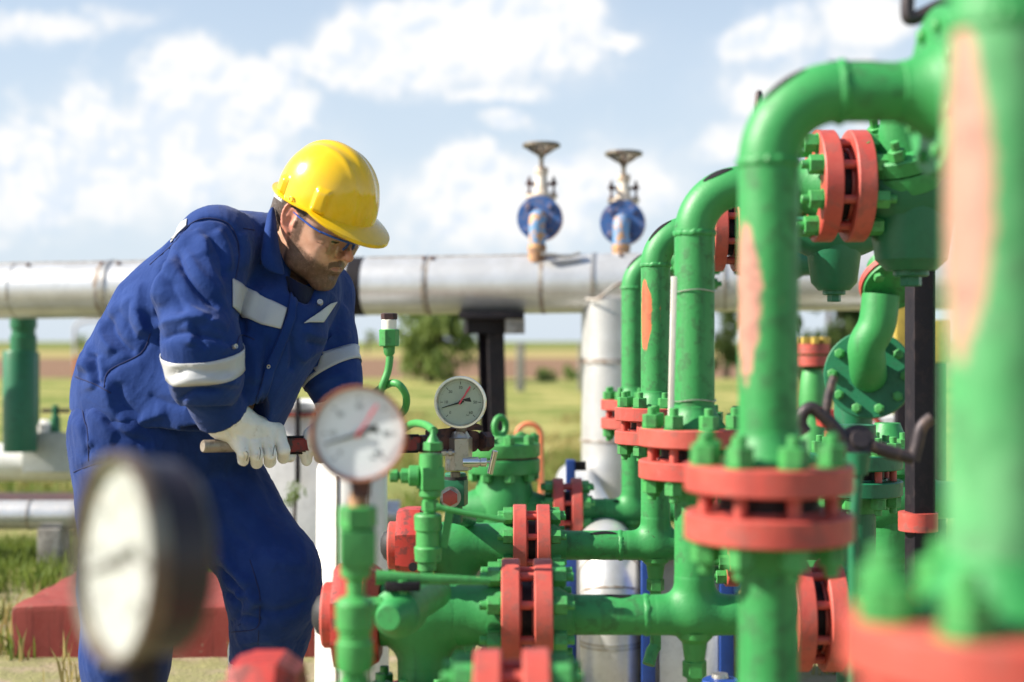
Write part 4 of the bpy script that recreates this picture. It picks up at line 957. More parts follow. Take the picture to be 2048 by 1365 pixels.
ey = V((c.x - .012, d - .01, z3 + .055)); bm = BM(); tube(bm, arcpts(ey, X * .8 + Y * .6, Z * 1.25, .024, 0, 2 * math.pi, 28), .0105, 12, caps=False)
lathe(bm, [(-.04, .026), (-.033, .022), (-.024, .013), (-.02, 0)], ey, Z, 16); obj('lifting_eye', bm, M['green_fit'], cv_)
txt = bpy.data.curves.new('cast_number', 'FONT'); txt.body = '16076'; txt.size = .026; txt.extrude = .0015; txt.align_x = 'CENTER'
def text_mesh(name, body, size, mat, par, Mx, ext=.0004, sp=1.0):
    cu = bpy.data.curves.new(name, 'FONT'); cu.body = body; cu.size = size; cu.extrude = ext; cu.align_x = 'CENTER'; cu.align_y = 'CENTER'; cu.space_character = sp; cu.resolution_u = 3
    tmp = bpy.data.objects.new('tmp', cu); COL.objects.link(tmp); dg = bpy.context.evaluated_depsgraph_get(); dg.update()
    me = bpy.data.meshes.new_from_object(tmp.evaluated_get(dg)); bpy.data.objects.remove(tmp); me.name = name
    ob = bpy.data.objects.new(name, me); COL.objects.link(ob); me.materials.clear(); me.materials.append(mat)
    place(ob, Mx, par); ORG[ob.name] = ORG[par.name]; return ob
bpy.data.curves.remove(txt)
mx = Matrix((X, Z, -Y)).transposed().to_4x4(); mx.translation = V((c.x - .02, d - r * .552, z3 + .0125)); mx = mx @ Matrix.Rotation(R(-14), 4, 'X')
text_mesh('cast_number', '16076', .019, M['green'], cv_, mx, .0022)
# ---------------------------------------------------------------- the right hand jumble
d = 2.95
o = thing('black_post', 'black steel post with a red collar between the red flanges and the nearest riser', 'post', (P(1840, 0, d).x, d, 0))
bm = BM(); c = P(1840, 780, d); w_ = S(44, d); zt = P(0, 536, d).z
box(bm, (c.x, d, zt / 2), (w_, .05, zt + .02), Matrix.Rotation(R(8), 3, 'Z'), bev=.003); obj('shaft', bm, M['black'], o)
bm = BM(); lathe(bm, [(-.02, 0), (-.02, .040), (.018, .040), (.018, 0)], P(1836, 1042, d), Z, 28); obj('collar', bm, M['red'], o)
d = 4.3
o = thing('elbow_riser', 'green elbow pipe rising from a big bolted disc left of the black post', 'pipe', (P(1740, 0, d).x, d, 0))
c = P(1738, 750, d); nrm = V((-.30, -1, .05)).normalized(); r = S(88, d); bm = BM()
lathe(bm, [(-.012, 0), (-.012, r), (.02, r), (.024, r - .004), (.024, 0)], c, nrm, 48); dk = obj('disc_flange', bm, M['dark_green'], o)
bm = BM(); lathe(bm, [(-.055, 0), (-.055, r), (-.024, r), (-.024, 0)], c, nrm, 48); obj('disc_flange', bm, M['dark_green'], o)
u, v_, _ = basis(nrm)
for k in range(10):
    a = 2 * math.pi * k / 10 + .3; bm = BM(); p = c + (u * math.cos(a) + v_ * math.sin(a)) * r * .8; hexa(bm, p + nrm * .024, nrm, .016, .018); cyl(bm, p + nrm * .04, p + nrm * .052, .009, 10); obj('bolt', bm, M['green_fit'], dk)
bm = BM(); pr = S(36, d)
top = P(1762, 590, c.y - .13)
pts = [c + nrm * .01, c + nrm * .055 + Z * .006, c + nrm * .10 + Z * .035, c + nrm * .125 + Z * .085, V((top.x * .7 + (c.x + nrm.x * .13) * .3, top.y, c.z + .15)), top]
tube(bm, spline(pts, 6), pr, 28); obj('elbow', bm, M['green'], o)
fc = P(1765, 572, d) - Y * .13; n2 = V((.12, -.75, -.62)).normalized(); r2 = S(66, d); bm = BM()
lathe(bm, [(-.02, 0), (-.02, r2), (0, r2), (0, 0)], fc, n2, 40); tf = obj('tilted_flange', bm, M['red'], o)
bm = BM(); lathe(bm, [(.0, 0), (.0, r2 * .94), (.01, r2 * .93), (.01, 0)], fc, n2, 40); lathe(bm, [(0, 0), (0, .045), (-.1, .05), (-.1, 0)], fc, n2, 24); obj('flange_face', bm, M['green'], tf)
u, v_, _ = basis(n2)
for k in range(6):
    a = 2 * math.pi * k / 6; bm = BM(); p = fc + (u * math.cos(a) + v_ * math.sin(a)) * r2 * .74; hexa(bm, p + n2 * .01, n2, .015, .018); obj('bolt', bm, M['green_fit'], tf)
bm = BM(); cyl(bm, V((c.x, c.y + .2, 0)), V((c.x, c.y + .2, c.z - .04)), .06, 24); box(bm, V((c.x, c.y + .12, c.z)), (.1, .2, .1), bev=.01); obj('stand_pipe', bm, M['dark_green'], o)
d = 5.6
o = thing('small_valve', 'little pale green valve topped by an orange red flange, seen beside the salmon riser', 'valve', (P(1625, 0, d).x, d, 0))
xx = P(1625, 0, d).x; bm = BM()
lathe(bm, [(0, 0), (0, .06), (P(0, 850, d).z, .06), (P(0, 840, d).z, S(26, d)), (P(0, 800, d).z, S(30, d)), (P(0, 752, d).z, S(24, d)), (P(0, 740, d).z, S(20, d)), (P(0, 735, d).z, 0)], V((xx, d, 0)), Z, 28); obj('valve_body', bm, M['green_fit'], o)
for (a, b_) in ((732, 712), (708, 688)):
    bm = BM(); lathe(bm, [(P(0, a, d).z, 0), (P(0, a, d).z, S(34, d)), (P(0, b_, d).z, S(34, d)), (P(0, b_, d).z, 0)], V((xx, d, 0)), Z, 32); f = obj('flange', bm, M['red'], o)
for k in range(8):
    a = 2 * math.pi * k / 8; bm = BM(); hexa(bm, V((xx + math.cos(a) * S(27, d), d + math.sin(a) * S(27, d), P(0, 688, d).z)), Z, .018, .026); obj('bolt', bm, M['yellow'], f)
bm = BM(); box(bm, P(1664, 836, 5.0), (S(52, 5), .1, S(34, 5)), bev=.006); zz = P(0, 850, 5.0).z; box(bm, V((P(1664, 0, 5).x, 5.0, zz / 2)), (.04, .05, zz), bev=.004)
tag(obj('red_box', bm, M['cap_red'], org=V((P(1664, 0, 5).x, 5.0, 0))), 'small dark red box on a leg beside the big bolted disc', 'box')
for (lb, px, y0, y1, w_) in (('yellow marker post just left of the black post', 1802, 610, 700, 26), ('yellow marker post between the black post and the nearest riser', 1880, 640, 725, 40)):
    o = thing('yellow_post', lb, 'post', (P(px, 0, 6.0).x, 6.0, 0)); bm = BM(); zt = P(0, y0, 6.0).z; zb = P(0, y1, 6.0).z
    box(bm, V((P(px, 0, 6).x, 6.0, (zt + zb) / 2)), (S(w_, 6), .06, zt - zb), bev=.005); obj('sign_panel', bm, M['yellow'], o)
    bm = BM(); box(bm, V((P(px, 0, 6).x, 6.0, zb / 2)), (.05, .05, zb), bev=.004); obj('leg', bm, M['black'], o)
o = thing('white_barrier', 'low white panel with a red strut behind the levers on the right', 'panel', (P(1745, 0, 6.5).x, 6.5, 0))
bm = BM(); zt = P(0, 832, 6.5).z; box(bm, V((P(1740, 0, 6.5).x, 6.5, zt / 2)), (S(150, 6.5), .2, zt), bev=.006); obj('panel', bm, M['white_panel'], o)
bm = BM(); tube(bm, [P(1730, 812, 6.3), P(1788, 882, 6.3), P(1830, 935, 6.3)], .014, 10); obj('strut', bm, M['red'], o)
d = 3.3; c = P(1712, 948, d)
o = thing('flanged_spool', 'dark green upright pipe with a dark flange pair behind the ratchet lever', 'pipe', (c.x, d, 0))
bm = BM(); cyl(bm, (c.x, d, 0), (c.x, d, c.z - FT - GAP / 2), .045, 28); obj('pipe_run', bm, M['dark_green'], o)
flange_pair(o, c, Z, mat='dark_green', pr=.045)
bm = BM(); cyl(bm, (c.x, d, c.z + FT + GAP / 2), (c.x, d, P(0, 850, d).z), .045, 28); obj('pipe_run', bm, M['dark_green'], o)
# levers with a ratchet hub
d = 2.25
o = thing('ratchet_lever', 'dark rusty lever with a round ratchet hub right of the broad red flanges', 'lever', P(1718, 900, d))
hub = P(1716, 882, d); ha = V((.15, -1, .35)).normalized()
bm = BM(); lathe(bm, [(-.03, 0), (-.03, .024), (-.01, .028), (.006, .026), (.006, .016), (.012, .014), (.012, 0)], hub, ha, 28); obj('hub', bm, M['lever'], o)
bm = BM(); tube(bm, [hub + ha * 0 + X * .02 - Z * .008, P(1780, 905, d), P(1826, 917, d)], [.011, .0115, .010], 12); obj('arm', bm, M['lever'], o)
bm = BM(); tube(bm, spline([P(1826, 921, d), P(1834, 890, d), P(1843, 855, d), P(1862, 836, d)], 4), [.010] * 13, 12); obj('grip', bm, M['lever'], o)
bm = BM(); tube(bm, spline([hub - X * .02, P(1665, 850, d), P(1640, 828, d), P(1622, 816, d), P(1606, 828, d), P(1602, 848, d), P(1612, 866, d)], 5), .0105, 12); obj('hook', bm, M['lever'], o)
bm = BM(); tube(bm, [P(1650, 838, d), P(1658, 790, d), P(1668, 752, d)], [.008, .008, .006], 12); obj('pawl_bar', bm, M['lever'], o)
bm = BM(); lathe(bm, [(0, 0), (0, .02), (-.035, .015), (-.035, 0)], hub - Z * .018, Z, 18); tube(bm, [hub - Z * .05, hub - Z * .05 + V((-.006, 0, -.08))], .0085, 12)
bl = P(1704, 1010, d); tube(bm, [hub - Z * .12 + V((-.007, 0, 0)), V((bl.x, d, .0))], .0085, 12); obj('spindle', bm, M['dark_green'], o)
# dark bracket at the top right
d = 1.9
o = thing('black_bracket', 'black bent bar hanging at the top edge beside the nearest riser', 'bar', P(1815, 20, d))
bm = BM(); tube(bm, spline([P(1822, -160, d), P(1818, -40, d), P(1815, 24, d), P(1824, 38, d), P(1860, 22, d), P(1920, -8, d), P(1990, -30, d)], 5), .0095, 12); obj('bar', bm, M['lever'], o)
# thin dark lever end behind row B's elbow
d = 2.4
q = P(1516, 215, d); bm = BM(); tube(bm, [P(1519, 182, d), P(1518, 188, d), P(1514, 225, d), P(1505, 280, d), P(1496, 380, d)], [.004, .0065, .006, .0045, .0045], 10)
tag(obj('lever_end', bm, M['lever'], org=q), 'thin black lever tip rising behind the salmon patched riser elbow', 'lever')
# white strip clamped by thin wires on row C's riser
d = 2.64
o = thing('cable_strip', 'thin white strip wired upright against the plain green riser', 'strip', P(1344, 840, d))
bm = BM(); box(bm, (P(1348, 555, d) + P(1342, 842, d)) / 2, (S(11, d), .010, S(290, d)), Matrix.Rotation(R(1.4), 3, 'Y'), bev=.002); obj('strip', bm, M['tape_white'], o)
for yy in (580, 803):
    bm = BM(); z = P(0, yy, d).z; qx = ROW['C']; tube(bm, [V((qx['x'] + math.cos(a) * .0405 - (.004 if math.cos(a) < -.8 else 0), 2.70 + math.sin(a) * .0405, z + .002 * math.sin(3 * a))) for a in [2 * math.pi * k / 32 for k in range(33)]], .0011, 6, caps=False); obj('wire', bm, M['steel'], o)
# ---------------------------------------------------------------- gauges and the valves they stand on
def gauge(name, label, c, nrm, r, dial, rim, nums, depth=.03, up=Z, case=None, rimw=.115, swid=.045, stemlen=.03, stemmat='rusty', sticker=True, group='pressure gauges', needle=162, red=57):
    """nrm: where the dial faces"""
    c = V(c); n = V(nrm).normalized(); u = V((0, 0, 1)); u = (u - n * u.dot(n)).normalized(); rt = u.cross(n)      # rt: right on the dial
    o = thing(name, label, 'gauge', c - u * (r + stemlen), group)
    def dp(deg, rr, lift=0.0):      # clockwise degrees from the top
        a = R(deg); return c + (rt * math.sin(a) + u * math.cos(a)) * rr * r + n * lift
    bm = BM(); lathe(bm, [(-depth, 0), (-depth, r * .86), (-depth * .85, r * .93), (-.004, r * .95), (-.004, 0)], c, n, 64); obj('case', bm, case or rim, o)
    bm = BM(); lathe(bm, [(-.006, r * .94), (-.006, r * .985), (-.002, r), (.006, r), (.009, r * .985), (.009, r * (1 - rimw * .8)), (.004, r * (1 - rimw * 1.3)), (-.001, r * (1 - rimw * 1.4))], c, n, 72); obj('bezel', bm, rim, o)
    bm = BM(); lathe(bm, [(-.003, r * .93), (-.0015, r * .92), (-.0015, 0)], c, n, 64); d_ = obj('dial', bm, dial, o)
    bm = BM(); lathe(bm, [(.0055, r * .93), (.0055, r * .5), (.0055, 0)], c, n, 64); obj('glass', bm, M['glass'], o)
    bm = BM()
    for k in range(0, 61):
        a = -135 + 270 * k / 60; L0 = .68 if k % 10 == 0 else (.745 if k % 5 == 0 else .765); wd = .011 if k % 10 == 0 else .004
        q0, q1 = dp(a, L0, -.0012), dp(a, .79, -.0012); s = (q1 - q0).cross(n).normalized() * wd * r
        vs = [bm.verts.new(x) for x in (q0 - s, q0 + s, q1 + s, q1 - s)]; bm.faces.new(vs)
    obj('scale_marks', bm, M['ink'], d_, smooth=False)
    for (a, body) in nums:
        mx = Matrix((rt, u, n)).transposed().to_4x4(); mx.translation = dp(a, .56 if a not in (140,) else .62, -.0012)
        text_mesh('numeral', body, r * (.155 if len(body) < 3 else .085), M['ink'], d_, mx, .0002)
    bm = BM(); prism(bm, [dp(30, .12, -.0013), dp(62, .40, -.0013), dp(88, .42, -.0013), dp(80, .2, -.0013)], n * .0003); obj('triangle_mark', bm, M['ink'], d_, smooth=False)
    bm = BM(); e = dp(-135 + (needle - 0) * 0 - 0, 0) if 0 else None
    a0 = needle; q1 = dp(a0, .74, .001); q0 = dp(a0 + 180, .14, .001); s = (q1 - q0).cross(n).normalized() * r
    prism(bm, [q0 - s * .036, q0 + s * .036, q1 + s * .014, q1 - s * .014], n * .001); lathe(bm, [(0, 0), (0, r * .075), (.0025, r * .06), (.0025, 0)], c, n, 16); obj('needle', bm, M['ink'], o, smooth=False)
    if sticker:
        bm = BM(); q0, q1 = dp(red + 180, .08, .0062), dp(red, .72, .0062); s = (q1 - q0).cross(n).normalized() * r * swid
        rd = random.Random(3); k_ = 7; L_, R_ = [], []
        for i in range(k_ + 1):
            p = q0.lerp(q1, i / k_); L_.append(p - s * rd.uniform(.45, 1.0)); R_.append(p + s * rd.uniform(.45, 1.0))
        prism(bm, L_ + R_[::-1], n * .0004); obj('limit_marker', bm, M['red_ink'], o, smooth=False)
    bm = BM(); b0 = c - n * depth * .5 - u * r * .93
    lathe(bm, [(0, 0), (0, .013), (r * .07 + stemlen * .35, .013)], b0, -u, 18); hexa(bm, b0 - u * (r * .07 + stemlen * .2), -u, .015, stemlen * .8, 4, rot=R(45)); obj('stem', bm, M[stemmat] if isinstance(stemmat, str) else stemmat, o)
    return o, b0 - u * (r * .07 + stemlen)
# --- gauge on row D, steel rim
d = 3.42
NUM6 = [(-135, '0'), (-90, '10'), (-45, '20'), (0, '30'), (90, '50'), (135, '60'), (150, 'bar')]
g3, foot = gauge('pressure_gauge', 'steel rimmed pressure gauge with a pale green dial and red limit mark, in sharp focus', P(921, 805, d), (-.10, -1, .02), S(52.5, d), M['dial'], M['chrome'], NUM6, stemlen=.022, stemmat='stem', needle=-107, red=33)
bx = P(905, 905, d + .02)
o = thing('block_valve', 'grey steel block valve with a small T handle under the steel rimmed gauge', 'valve', V((P(908, 0, d).x, d + .02, P(0, 945, d).z)))
bm = BM(); hexa(bm, V((P(917, 0, d).x, d + .02, P(0, 942, d).z)), Z, S(28, d), S(66, d), 6, rot=R(15), ch=.003)
lathe(bm, [(S(66, d), S(22, d)), (S(78, d), S(15, d)), (S(80, d), 0)], V((P(919, 0, d).x, d + .02, P(0, 942, d).z)), Z, 20)
box(bm, P(899, 930, d + .02), (S(10, d), .04, S(24, d)), bev=.003); obj('block', bm, M['steel'], o)
bm = BM(); q = P(942, 925, d); cyl(bm, q - X * .02, q + X * .018, S(10.5, d), 20, ch=.001); cyl(bm, q + X * .018, q + X * .022, S(8, d), 16); cyl(bm, q + X * .022, q + X * .038, S(9, d), 20, ch=.002); cyl(bm, q + X * .038, q + X * .052, S(3, d), 10); gl = obj('packing_gland', bm, M['chrome'], o)
bm = BM(); h = V((q.x + .052, q.y, q.z)); ax_ = V((.22, -.1, 1)).normalized(); cyl(bm, h - ax_ * S(24, d), h + ax_ * S(24, d), S(6, d), 16, ch=.001); obj('t_handle', bm, M['chrome'], gl)
bm = BM(); q = P(893, 906, d - .01); hexa(bm, q - X * .012, X, S(6.5, d), .012); hexa(bm, q + X * .004, X, S(7, d), .01); cyl(bm, q - X * .014, q + X * .02, S(4.5, d), 12); obj('bleed_screw', bm, M['steel'], o)
bm = BM(); q = V((P(910, 0, d).x, d + .02, 0)); zt = P(0, 946, d).z; xd = ROW['D']; 
lathe(bm, [(zt - .012, 0), (zt - .012, S(10, d)), (zt, S(10, d))], q, Z, 16); obj('nipple', bm, M['stem'], o)
o = thing('angle_valve', 'dark green block fitting with a red hexagon plug under the grey block valve', 'valve', V((P(908, 0, 3.48).x, 3.48, P(0, 1030, 3.48).z)))
d2 = 3.48; bm = BM(); q = P(908, 985, d2); box(bm, q, (S(50, d2), S(46, d2), S(52, d2)), Matrix.Rotation(R(-8), 3, 'Z'), bev=.004); cyl(bm, P(911, 968, d2) , P(911, 946, d2), S(22, d2), 24, ch=.003); cyl(bm, P(908, 1010, d2), P(908, 1045, d2), S(17, d2), 24)
tube(bm, [P(908, 1030, d2), V((P(908, 0, d2).x + .02, 3.62, P(0, 1050, d2).z)), V((P(908, 0, d2).x + .03, 3.68, P(0, 1060, d2).z))], S(17, d2), 16); obj('fitting_body', bm, M['dark_green'], o)
bm = BM(); cyl(bm, P(911, 956, d2) - Z * .004, P(911, 956, d2) + Z * .004, S(23.5, d2), 24); obj('seal_ring', bm, M['rubber'], o)
bm = BM(); q = P(902, 992, d2) - Y * S(23, d2); hexa(bm, q, -Y, S(17, d2), .022); lathe(bm, [(-.004, 0), (-.004, S(21, d2)), (.003, S(21, d2)), (.003, 0)], q, -Y, 24); pg = obj('washer', bm, M['steel'], o)
bm = BM(); hexa(bm, q - Y * .004, -Y, S(16.5, d2), .02); obj('red_plug', bm, M['red'], o)
# --- needle valve stack on row C (no gauge), with the curled tube behind
d = 2.66
o = thing('needle_valve', 'light green needle valve stack with a side lever on the second green body', 'valve', V((P(858, 0, d).x, d, P(0, 1158, d).z)))
def stk(px, prof, d): 
    bm = BM(); lathe(bm, [(P(0, y, d).z - H, S(w, d)) for y, w in prof], V((P(px, 0, d).x, d, H)), Z, 28); return bm
G = M['green_fit']
bm = stk(862, [(908, 0), (908, 23), (925, 24), (938, 24)], d); obj('upper_neck', bm, G, o)
bm = BM(); hexa(bm, P(866, 902, d), Z, S(20, d), S(18, d), 6, rot=.3); lathe(bm, [(0, S(14, d)), (S(16, d), S(5, d)), (S(26, d), S(4, d)), (S(26, d), 0)], P(866, 884, d), Z, 16); obj('top_nut', bm, G, o)
bm = BM(); box(bm, P(861, 956, d), (S(46, d), S(46, d), S(46, d)), Matrix.Rotation(R(20), 3, 'Z'), bev=.003); obj('valve_block', bm, G, o)
bm = BM(); q = P(840, 952, d); cyl(bm, q, q - X * S(22, d), S(21, d), 24, ch=.002); hexa(bm, q - X * S(22, d), -X, S(15, d), S(16, d)); cyl(bm, q - X * S(38, d), q - X * S(44, d), S(8, d), 14); hexa(bm, q - X * S(44, d), -X, S(13, d), S(16, d)); obj('side_gland', bm, G, o)
bm = stk(860, [(978, 16), (980, 22), (992, 22), (998, 14), (1026, 13), (1026, 0)], d); obj('lower_neck', bm, G, o)
bm = BM(); hexa(bm, P(860, 1022, d), Z, S(17, d), S(22, d)); obj('hex_nut', bm, G, o)
bm = stk(856, [(1122, 0), (1122, 26), (1096, 28), (1093, 26), (1092, 24), (1062, 24), (1060, 27), (1032, 28), (1028, 25), (1028, 0)], d); obj('union_body', bm, G, o)
bm = stk(854, [(1176, 13), (1140, 13), (1140, 19), (1124, 19), (1124, 0)], d); hexa(bm, P(854, 1142, d), Z, S(19, d), S(16, d)); obj('foot_nut', bm, G, o)
bm = BM(); tube(bm, spline([P(872, 1014, d - .03), P(900, 1020, d - .03), P(950, 1030, d - .03), P(1010, 1041, d - .03)], 4), [S(8, d)] * 2 + [S(6, d)] * 11, 12, flat=.7); lv = obj('lever', bm, G, o)
bm = BM(); box(bm, P(893, 1060, d), (S(16, d), .006, S(72, d)), Matrix.Rotation(R(10), 3, 'Y'), bev=.002); obj('stop_plate', bm, G, o)
o = thing('siphon_tube', 'curled light green tube with a rusty capped fitting beside the middle gauge', 'tube', P(790, 790, 3.0))
dd = 3.0
pts = [P(868, 862, 2.75), P(850, 850, 2.85), P(825, 848, 2.95), P(796, 866, 3.02), P(775, 868, 3.05), P(740, 840, 3.06), P(738, 800, 3.05), P(770, 772, 3.0), P(795, 768, 2.97), P(812, 792, 2.98), P(808, 822, 3.02), P(780, 838, 3.04), P(756, 810, 3.0), P(764, 776, 2.98), P(776, 742, 2.98), P(780, 712, 2.98)]
bm = BM(); tube(bm, spline(pts, 7), S(7.5, dd), 14); obj('tube', bm, G, o)
bm = BM(); lathe(bm, [(P(0, 712, dd).z, 0), (P(0, 712, dd).z, .008), (P(0, 706, dd).z, S(11, dd)), (P(0, 692, dd).z, S(12, dd)), (P(0, 690, dd).z, 0)], V((P(780, 0, dd).x, 2.98, 0)), Z, 20); hexa(bm, V((P(780, 0, dd).x, 2.98, P(0, 693, dd).z)), Z, S(20, dd), S(34, dd), 6, rot=.2); ft_ = obj('fitting', bm, G, o)
bm = BM(); cyl(bm, V((P(780, 0, dd).x, 2.98, P(0, 660, dd).z)), V((P(780, 0, dd).x, 2.98, P(0, 640, dd).z)), S(15, dd), 20, ch=.001); obj('thread_tape', bm, M['tape_white'], ft_)
bm = BM(); hexa(bm, V((P(780, 0, dd).x, 2.98, P(0, 640, dd).z)), Z, S(16.5, dd), S(13, dd)); obj('rusty_cap', bm, M['rusty'], ft_)
# --- gauge stack on row B
d = 1.80
gq, foot = gauge('pressure_gauge', 'rust rimmed gauge with a white dial standing in front of the gloved hands', P(718, 868, d - .04), (-.05, -1, .0), S(97, d - .04), M['dial_white'], M['bezel_rust'], NUM6, stemlen=.02, stemmat='rusty', rimw=.045, swid=.03, needle=-107, red=33)
o = thing('needle_valve', 'tall green needle valve stack carrying the rust rimmed gauge', 'valve', V((P(712, 0, d).x, d, P(0, 1365, d).z)))
bm = stk(716, [(1012, 0), (1012, 20), (1000, 19), (985, 14), (975, 12), (975, 0)], d); obj('rusty_neck', bm, M['tan_rust'], o)
bm = BM(); hexa(bm, P(715, 1056, d), Z, S(39, d), S(44, d), 6, rot=.2); obj('gauge_nut', bm, G, o)
bm = BM(); box(bm, P(715, 1094, d), (S(70, d), S(70, d), S(72, d)), Matrix.Rotation(R(9), 3, 'Z'), bev=.004); obj('valve_block', bm, G, o)
bm = stk(712, [(1200, 0), (1200, 18), (1160, 18), (1152, 30), (1128, 32), (1128, 0)], d); obj('neck', bm, G, o)
bm = stk(710, [(1340, 0), (1340, 34), (1326, 37), (1284, 37), (1280, 32), (1262, 33), (1256, 38), (1206, 39), (1198, 32), (1192, 18), (1192, 0)], d); obj('union_body', bm, G, o)
bm = stk(710, [(1420, 22), (1345, 22), (1338, 22), (1338, 0)], d); hexa(bm, P(710, 1376, d), Z, S(28, d), S(26, d)); obj('foot_nut', bm, G, o)
# --- side stub and long handle in front of row C's body
dc = 2.40
o = thing('ball_valve', 'blurred green ball valve with a long flat handle along the second green body', 'valve', P(770, 1230, dc))
bm = BM(); q = P(792, 1228, dc); lathe(bm, [(-.04, 0), (-.04, .02), (-.03, .026), (-.012, .030), (.0, .042), (.05, .042), (.07, .034), (.22, .032), (.22, 0)], q, V((.25, 1, 0)), 32); b_ = obj('valve_body', bm, M['green'], o)
bm = BM(); hexa(bm, P(766, 1216, dc), V((-1, -.1, 0)), S(22, dc), S(40, dc)); obj('side_nut', bm, G, o)
bm = BM(); cyl(bm, P(806, 1200, dc), P(806, 1160, dc), S(11, dc), 16); obj('stem', bm, G, o)
bm = BM(); box(bm, P(806, 1172, dc), (S(70, dc), .03, S(18, dc)), bev=.004); obj('stem_block', bm, M['black'], o)
bm = BM(); tube(bm, [P(752, 1155, dc), P(810, 1157, dc), P(980, 1163, dc + .02)], [S(15, dc), S(12, dc), S(8, dc)], 14, flat=.55, up=Z); obj('handle', bm, G, o)
# --- the nearest gauge, seen nearly side on
d = 1.05
gq, foot = gauge('pressure_gauge', 'black backed gauge very close to the lens, turned left and strongly blurred', P(240, 1118, d), (-.83, -.63, .05), S(212, d), M['dial_grey'], M['stem'], NUM6, depth=.045, rimw=.07, case=M['case_black'], stemlen=.05, stemmat='black', sticker=False, needle=-107)
bm = BM(); q = foot; cyl(bm, V((q.x, q.y, q.z + .01)), V((q.x, q.y, .35)), .014, 18); hexa(bm, V((q.x, q.y, q.z - .07)), Z, .02, .05); cyl(bm, V((q.x, q.y, .36)), V((q.x, q.y, 0)), .03, 24)
tag(obj('gauge_stand', bm, M['black'], org=V((q.x, q.y, 0))), 'black stand pipe below the black backed gauge at the bottom left', 'pipe')
# ---------------------------------------------------------------- the worker
def cloth(name, base, fade, rough=.85, weave=900.):
    m, t, b = newmat(name); co = worldco(t); n1 = t.noise(co, 14, 5, .6); n2 = t.noise(co, weave, 2); n3 = t.noise(co, 60, 5, .65)
    c = t.mix(t.step(n1, .35, .7), base, fade)
    sp = t.math('MULTIPLY', t.step(t.noise(co, 420, 2, .5), .74, .78), t.step(n1, .48, .62))
    c = t.mix(t.math('MULTIPLY', sp, .35), c, (.5, .5, .5))
    t.put(b.inputs['Base Color'], c); b.inputs['Roughness'].default_value = rough; b.inputs['Specular IOR Level'].default_value = .12
    b.inputs['Sheen Weight'].default_value = .10; b.inputs['Sheen Roughness'].default_value = .5
    bump(t, b, t.math('ADD', t.math('MULTIPLY', n2, .25), t.math('MULTIPLY', n3, 1.0)), .5, .0035); return m
M['cloth'] = cloth('blue_workwear', (.009, .033, .155), (.017, .047, .195))
M['trouser'] = cloth('blue_trouser_cloth', (.008, .029, .140), (.015, .041, .175))
M['stitch'] = paint('dark_stitching', (.006, .012, .07), .9, bs=0)
M['shirt'] = cloth('navy_shirt', (.006, .010, .035), (.010, .014, .045))
M['reflect'] = paint('reflective_tape', (.50, .51, .53), .42, fadecol=(.40, .41, .44), fade=.7, bs=.12, grain=40)
def leather():
    m, t, b = newmat('white_leather'); co = worldco(t); n1 = t.noise(co, 40, 5, .6); n2 = t.noise(co, 260, 4, .6); n3 = t.noise(co, 18, 4)
    c = t.mix(t.step(n3, .45, .75), (.86, .85, .83), (.74, .72, .67)); c = t.mix(t.step(n1, .56, .76, 0, .6), c, (.45, .41, .35))
    t.put(b.inputs['Base Color'], c); b.inputs['Roughness'].default_value = .55; b.inputs['Specular IOR Level'].default_value = .35
    bump(t, b, t.math('ADD', n1, t.math('MULTIPLY', n2, .5)), .35, .003); return m
M['leather'] = leather()
M['hat'] = paint('yellow_hard_hat_shell', (.82, .50, .006), .22, chip=(.25, .2, .12), chips=.3, fade=.15, fadecol=(.86, .56, .02), bs=.06, grain=30)
M['hat'].node_tree.nodes['Principled BSDF'].inputs['Coat Weight'].default_value = .5
M['hat'].node_tree.nodes['Principled BSDF'].inputs['Coat Roughness'].default_value = .08
M['hat_in'] = paint('white_harness', (.75, .76, .76), .5)
M['glasses_blue'] = paint('blue_glasses_frame', (.02, .09, .42), .28)
def skinmat():
    m, t, b = newmat('skin'); co = worldco(t)
    A = lambda n: t.add('ShaderNodeAttribute', attribute_name=n).outputs['Fac']
    n1 = t.noise(co, 60, 5, .6); n2 = t.noise(co, 700, 3, .6); n3 = t.noise(t.mapping(co, (1, 1, .35)), 900, 2, .5)
    c = t.mix(t.step(n1, .3, .7), (.66, .39, .28), (.57, .31, .21))
    c = t.mix(t.math('MULTIPLY', A('red'), .6), c, (.60, .17, .12))
    c = t.mix(A('lip'), c, (.36, .16, .12))
    bd = t.math('ADD', t.math('MULTIPLY', A('beard'), t.math('MULTIPLY_ADD', t.noise(co, 90, 4, .6), .7, .62)), t.math('MULTIPLY', t.math('SUBTRACT', n3, .5), .9))
    c = t.mix(t.math('MULTIPLY', t.step(bd, .22, 1.0), .86), c, (.048, .026, .018))
    br = t.math('ADD', A('brow'), t.math('MULTIPLY', t.math('SUBTRACT', n3, .5), .6))
    c = t.mix(t.step(br, .3, .7), c, (.03, .018, .014))
    t.put(b.inputs['Base Color'], c); b.inputs['Roughness'].default_value = .48; b.inputs['Specular IOR Level'].default_value = .4
    b.inputs['Subsurface Weight'].default_value = .12; b.inputs['Subsurface Radius'].default_value = (.010, .004, .002); b.inputs['Subsurface Scale'].default_value = .6
    bump(t, b, t.math('ADD', n2, t.math('MULTIPLY', t.math('MULTIPLY', n3, A('beard')), 2.5)), .35, .0012); return m
M['skin'] = skinmat()
def hairmat():
    m, t, b = newmat('dark_brown_hair'); co = worldco(t); n = t.noise(t.mapping(co, (1, 1, .25)), 650, 3)
    t.put(b.inputs['Base Color'], t.mix(n, (.020, .012, .009), (.085, .052, .036))); b.inputs['Roughness'].default_value = .5; bump(t, b, n, .8, .003); return m
M['hair'] = hairmat()
A_ = lambda px, py, d: np.array(P(px, py, d))
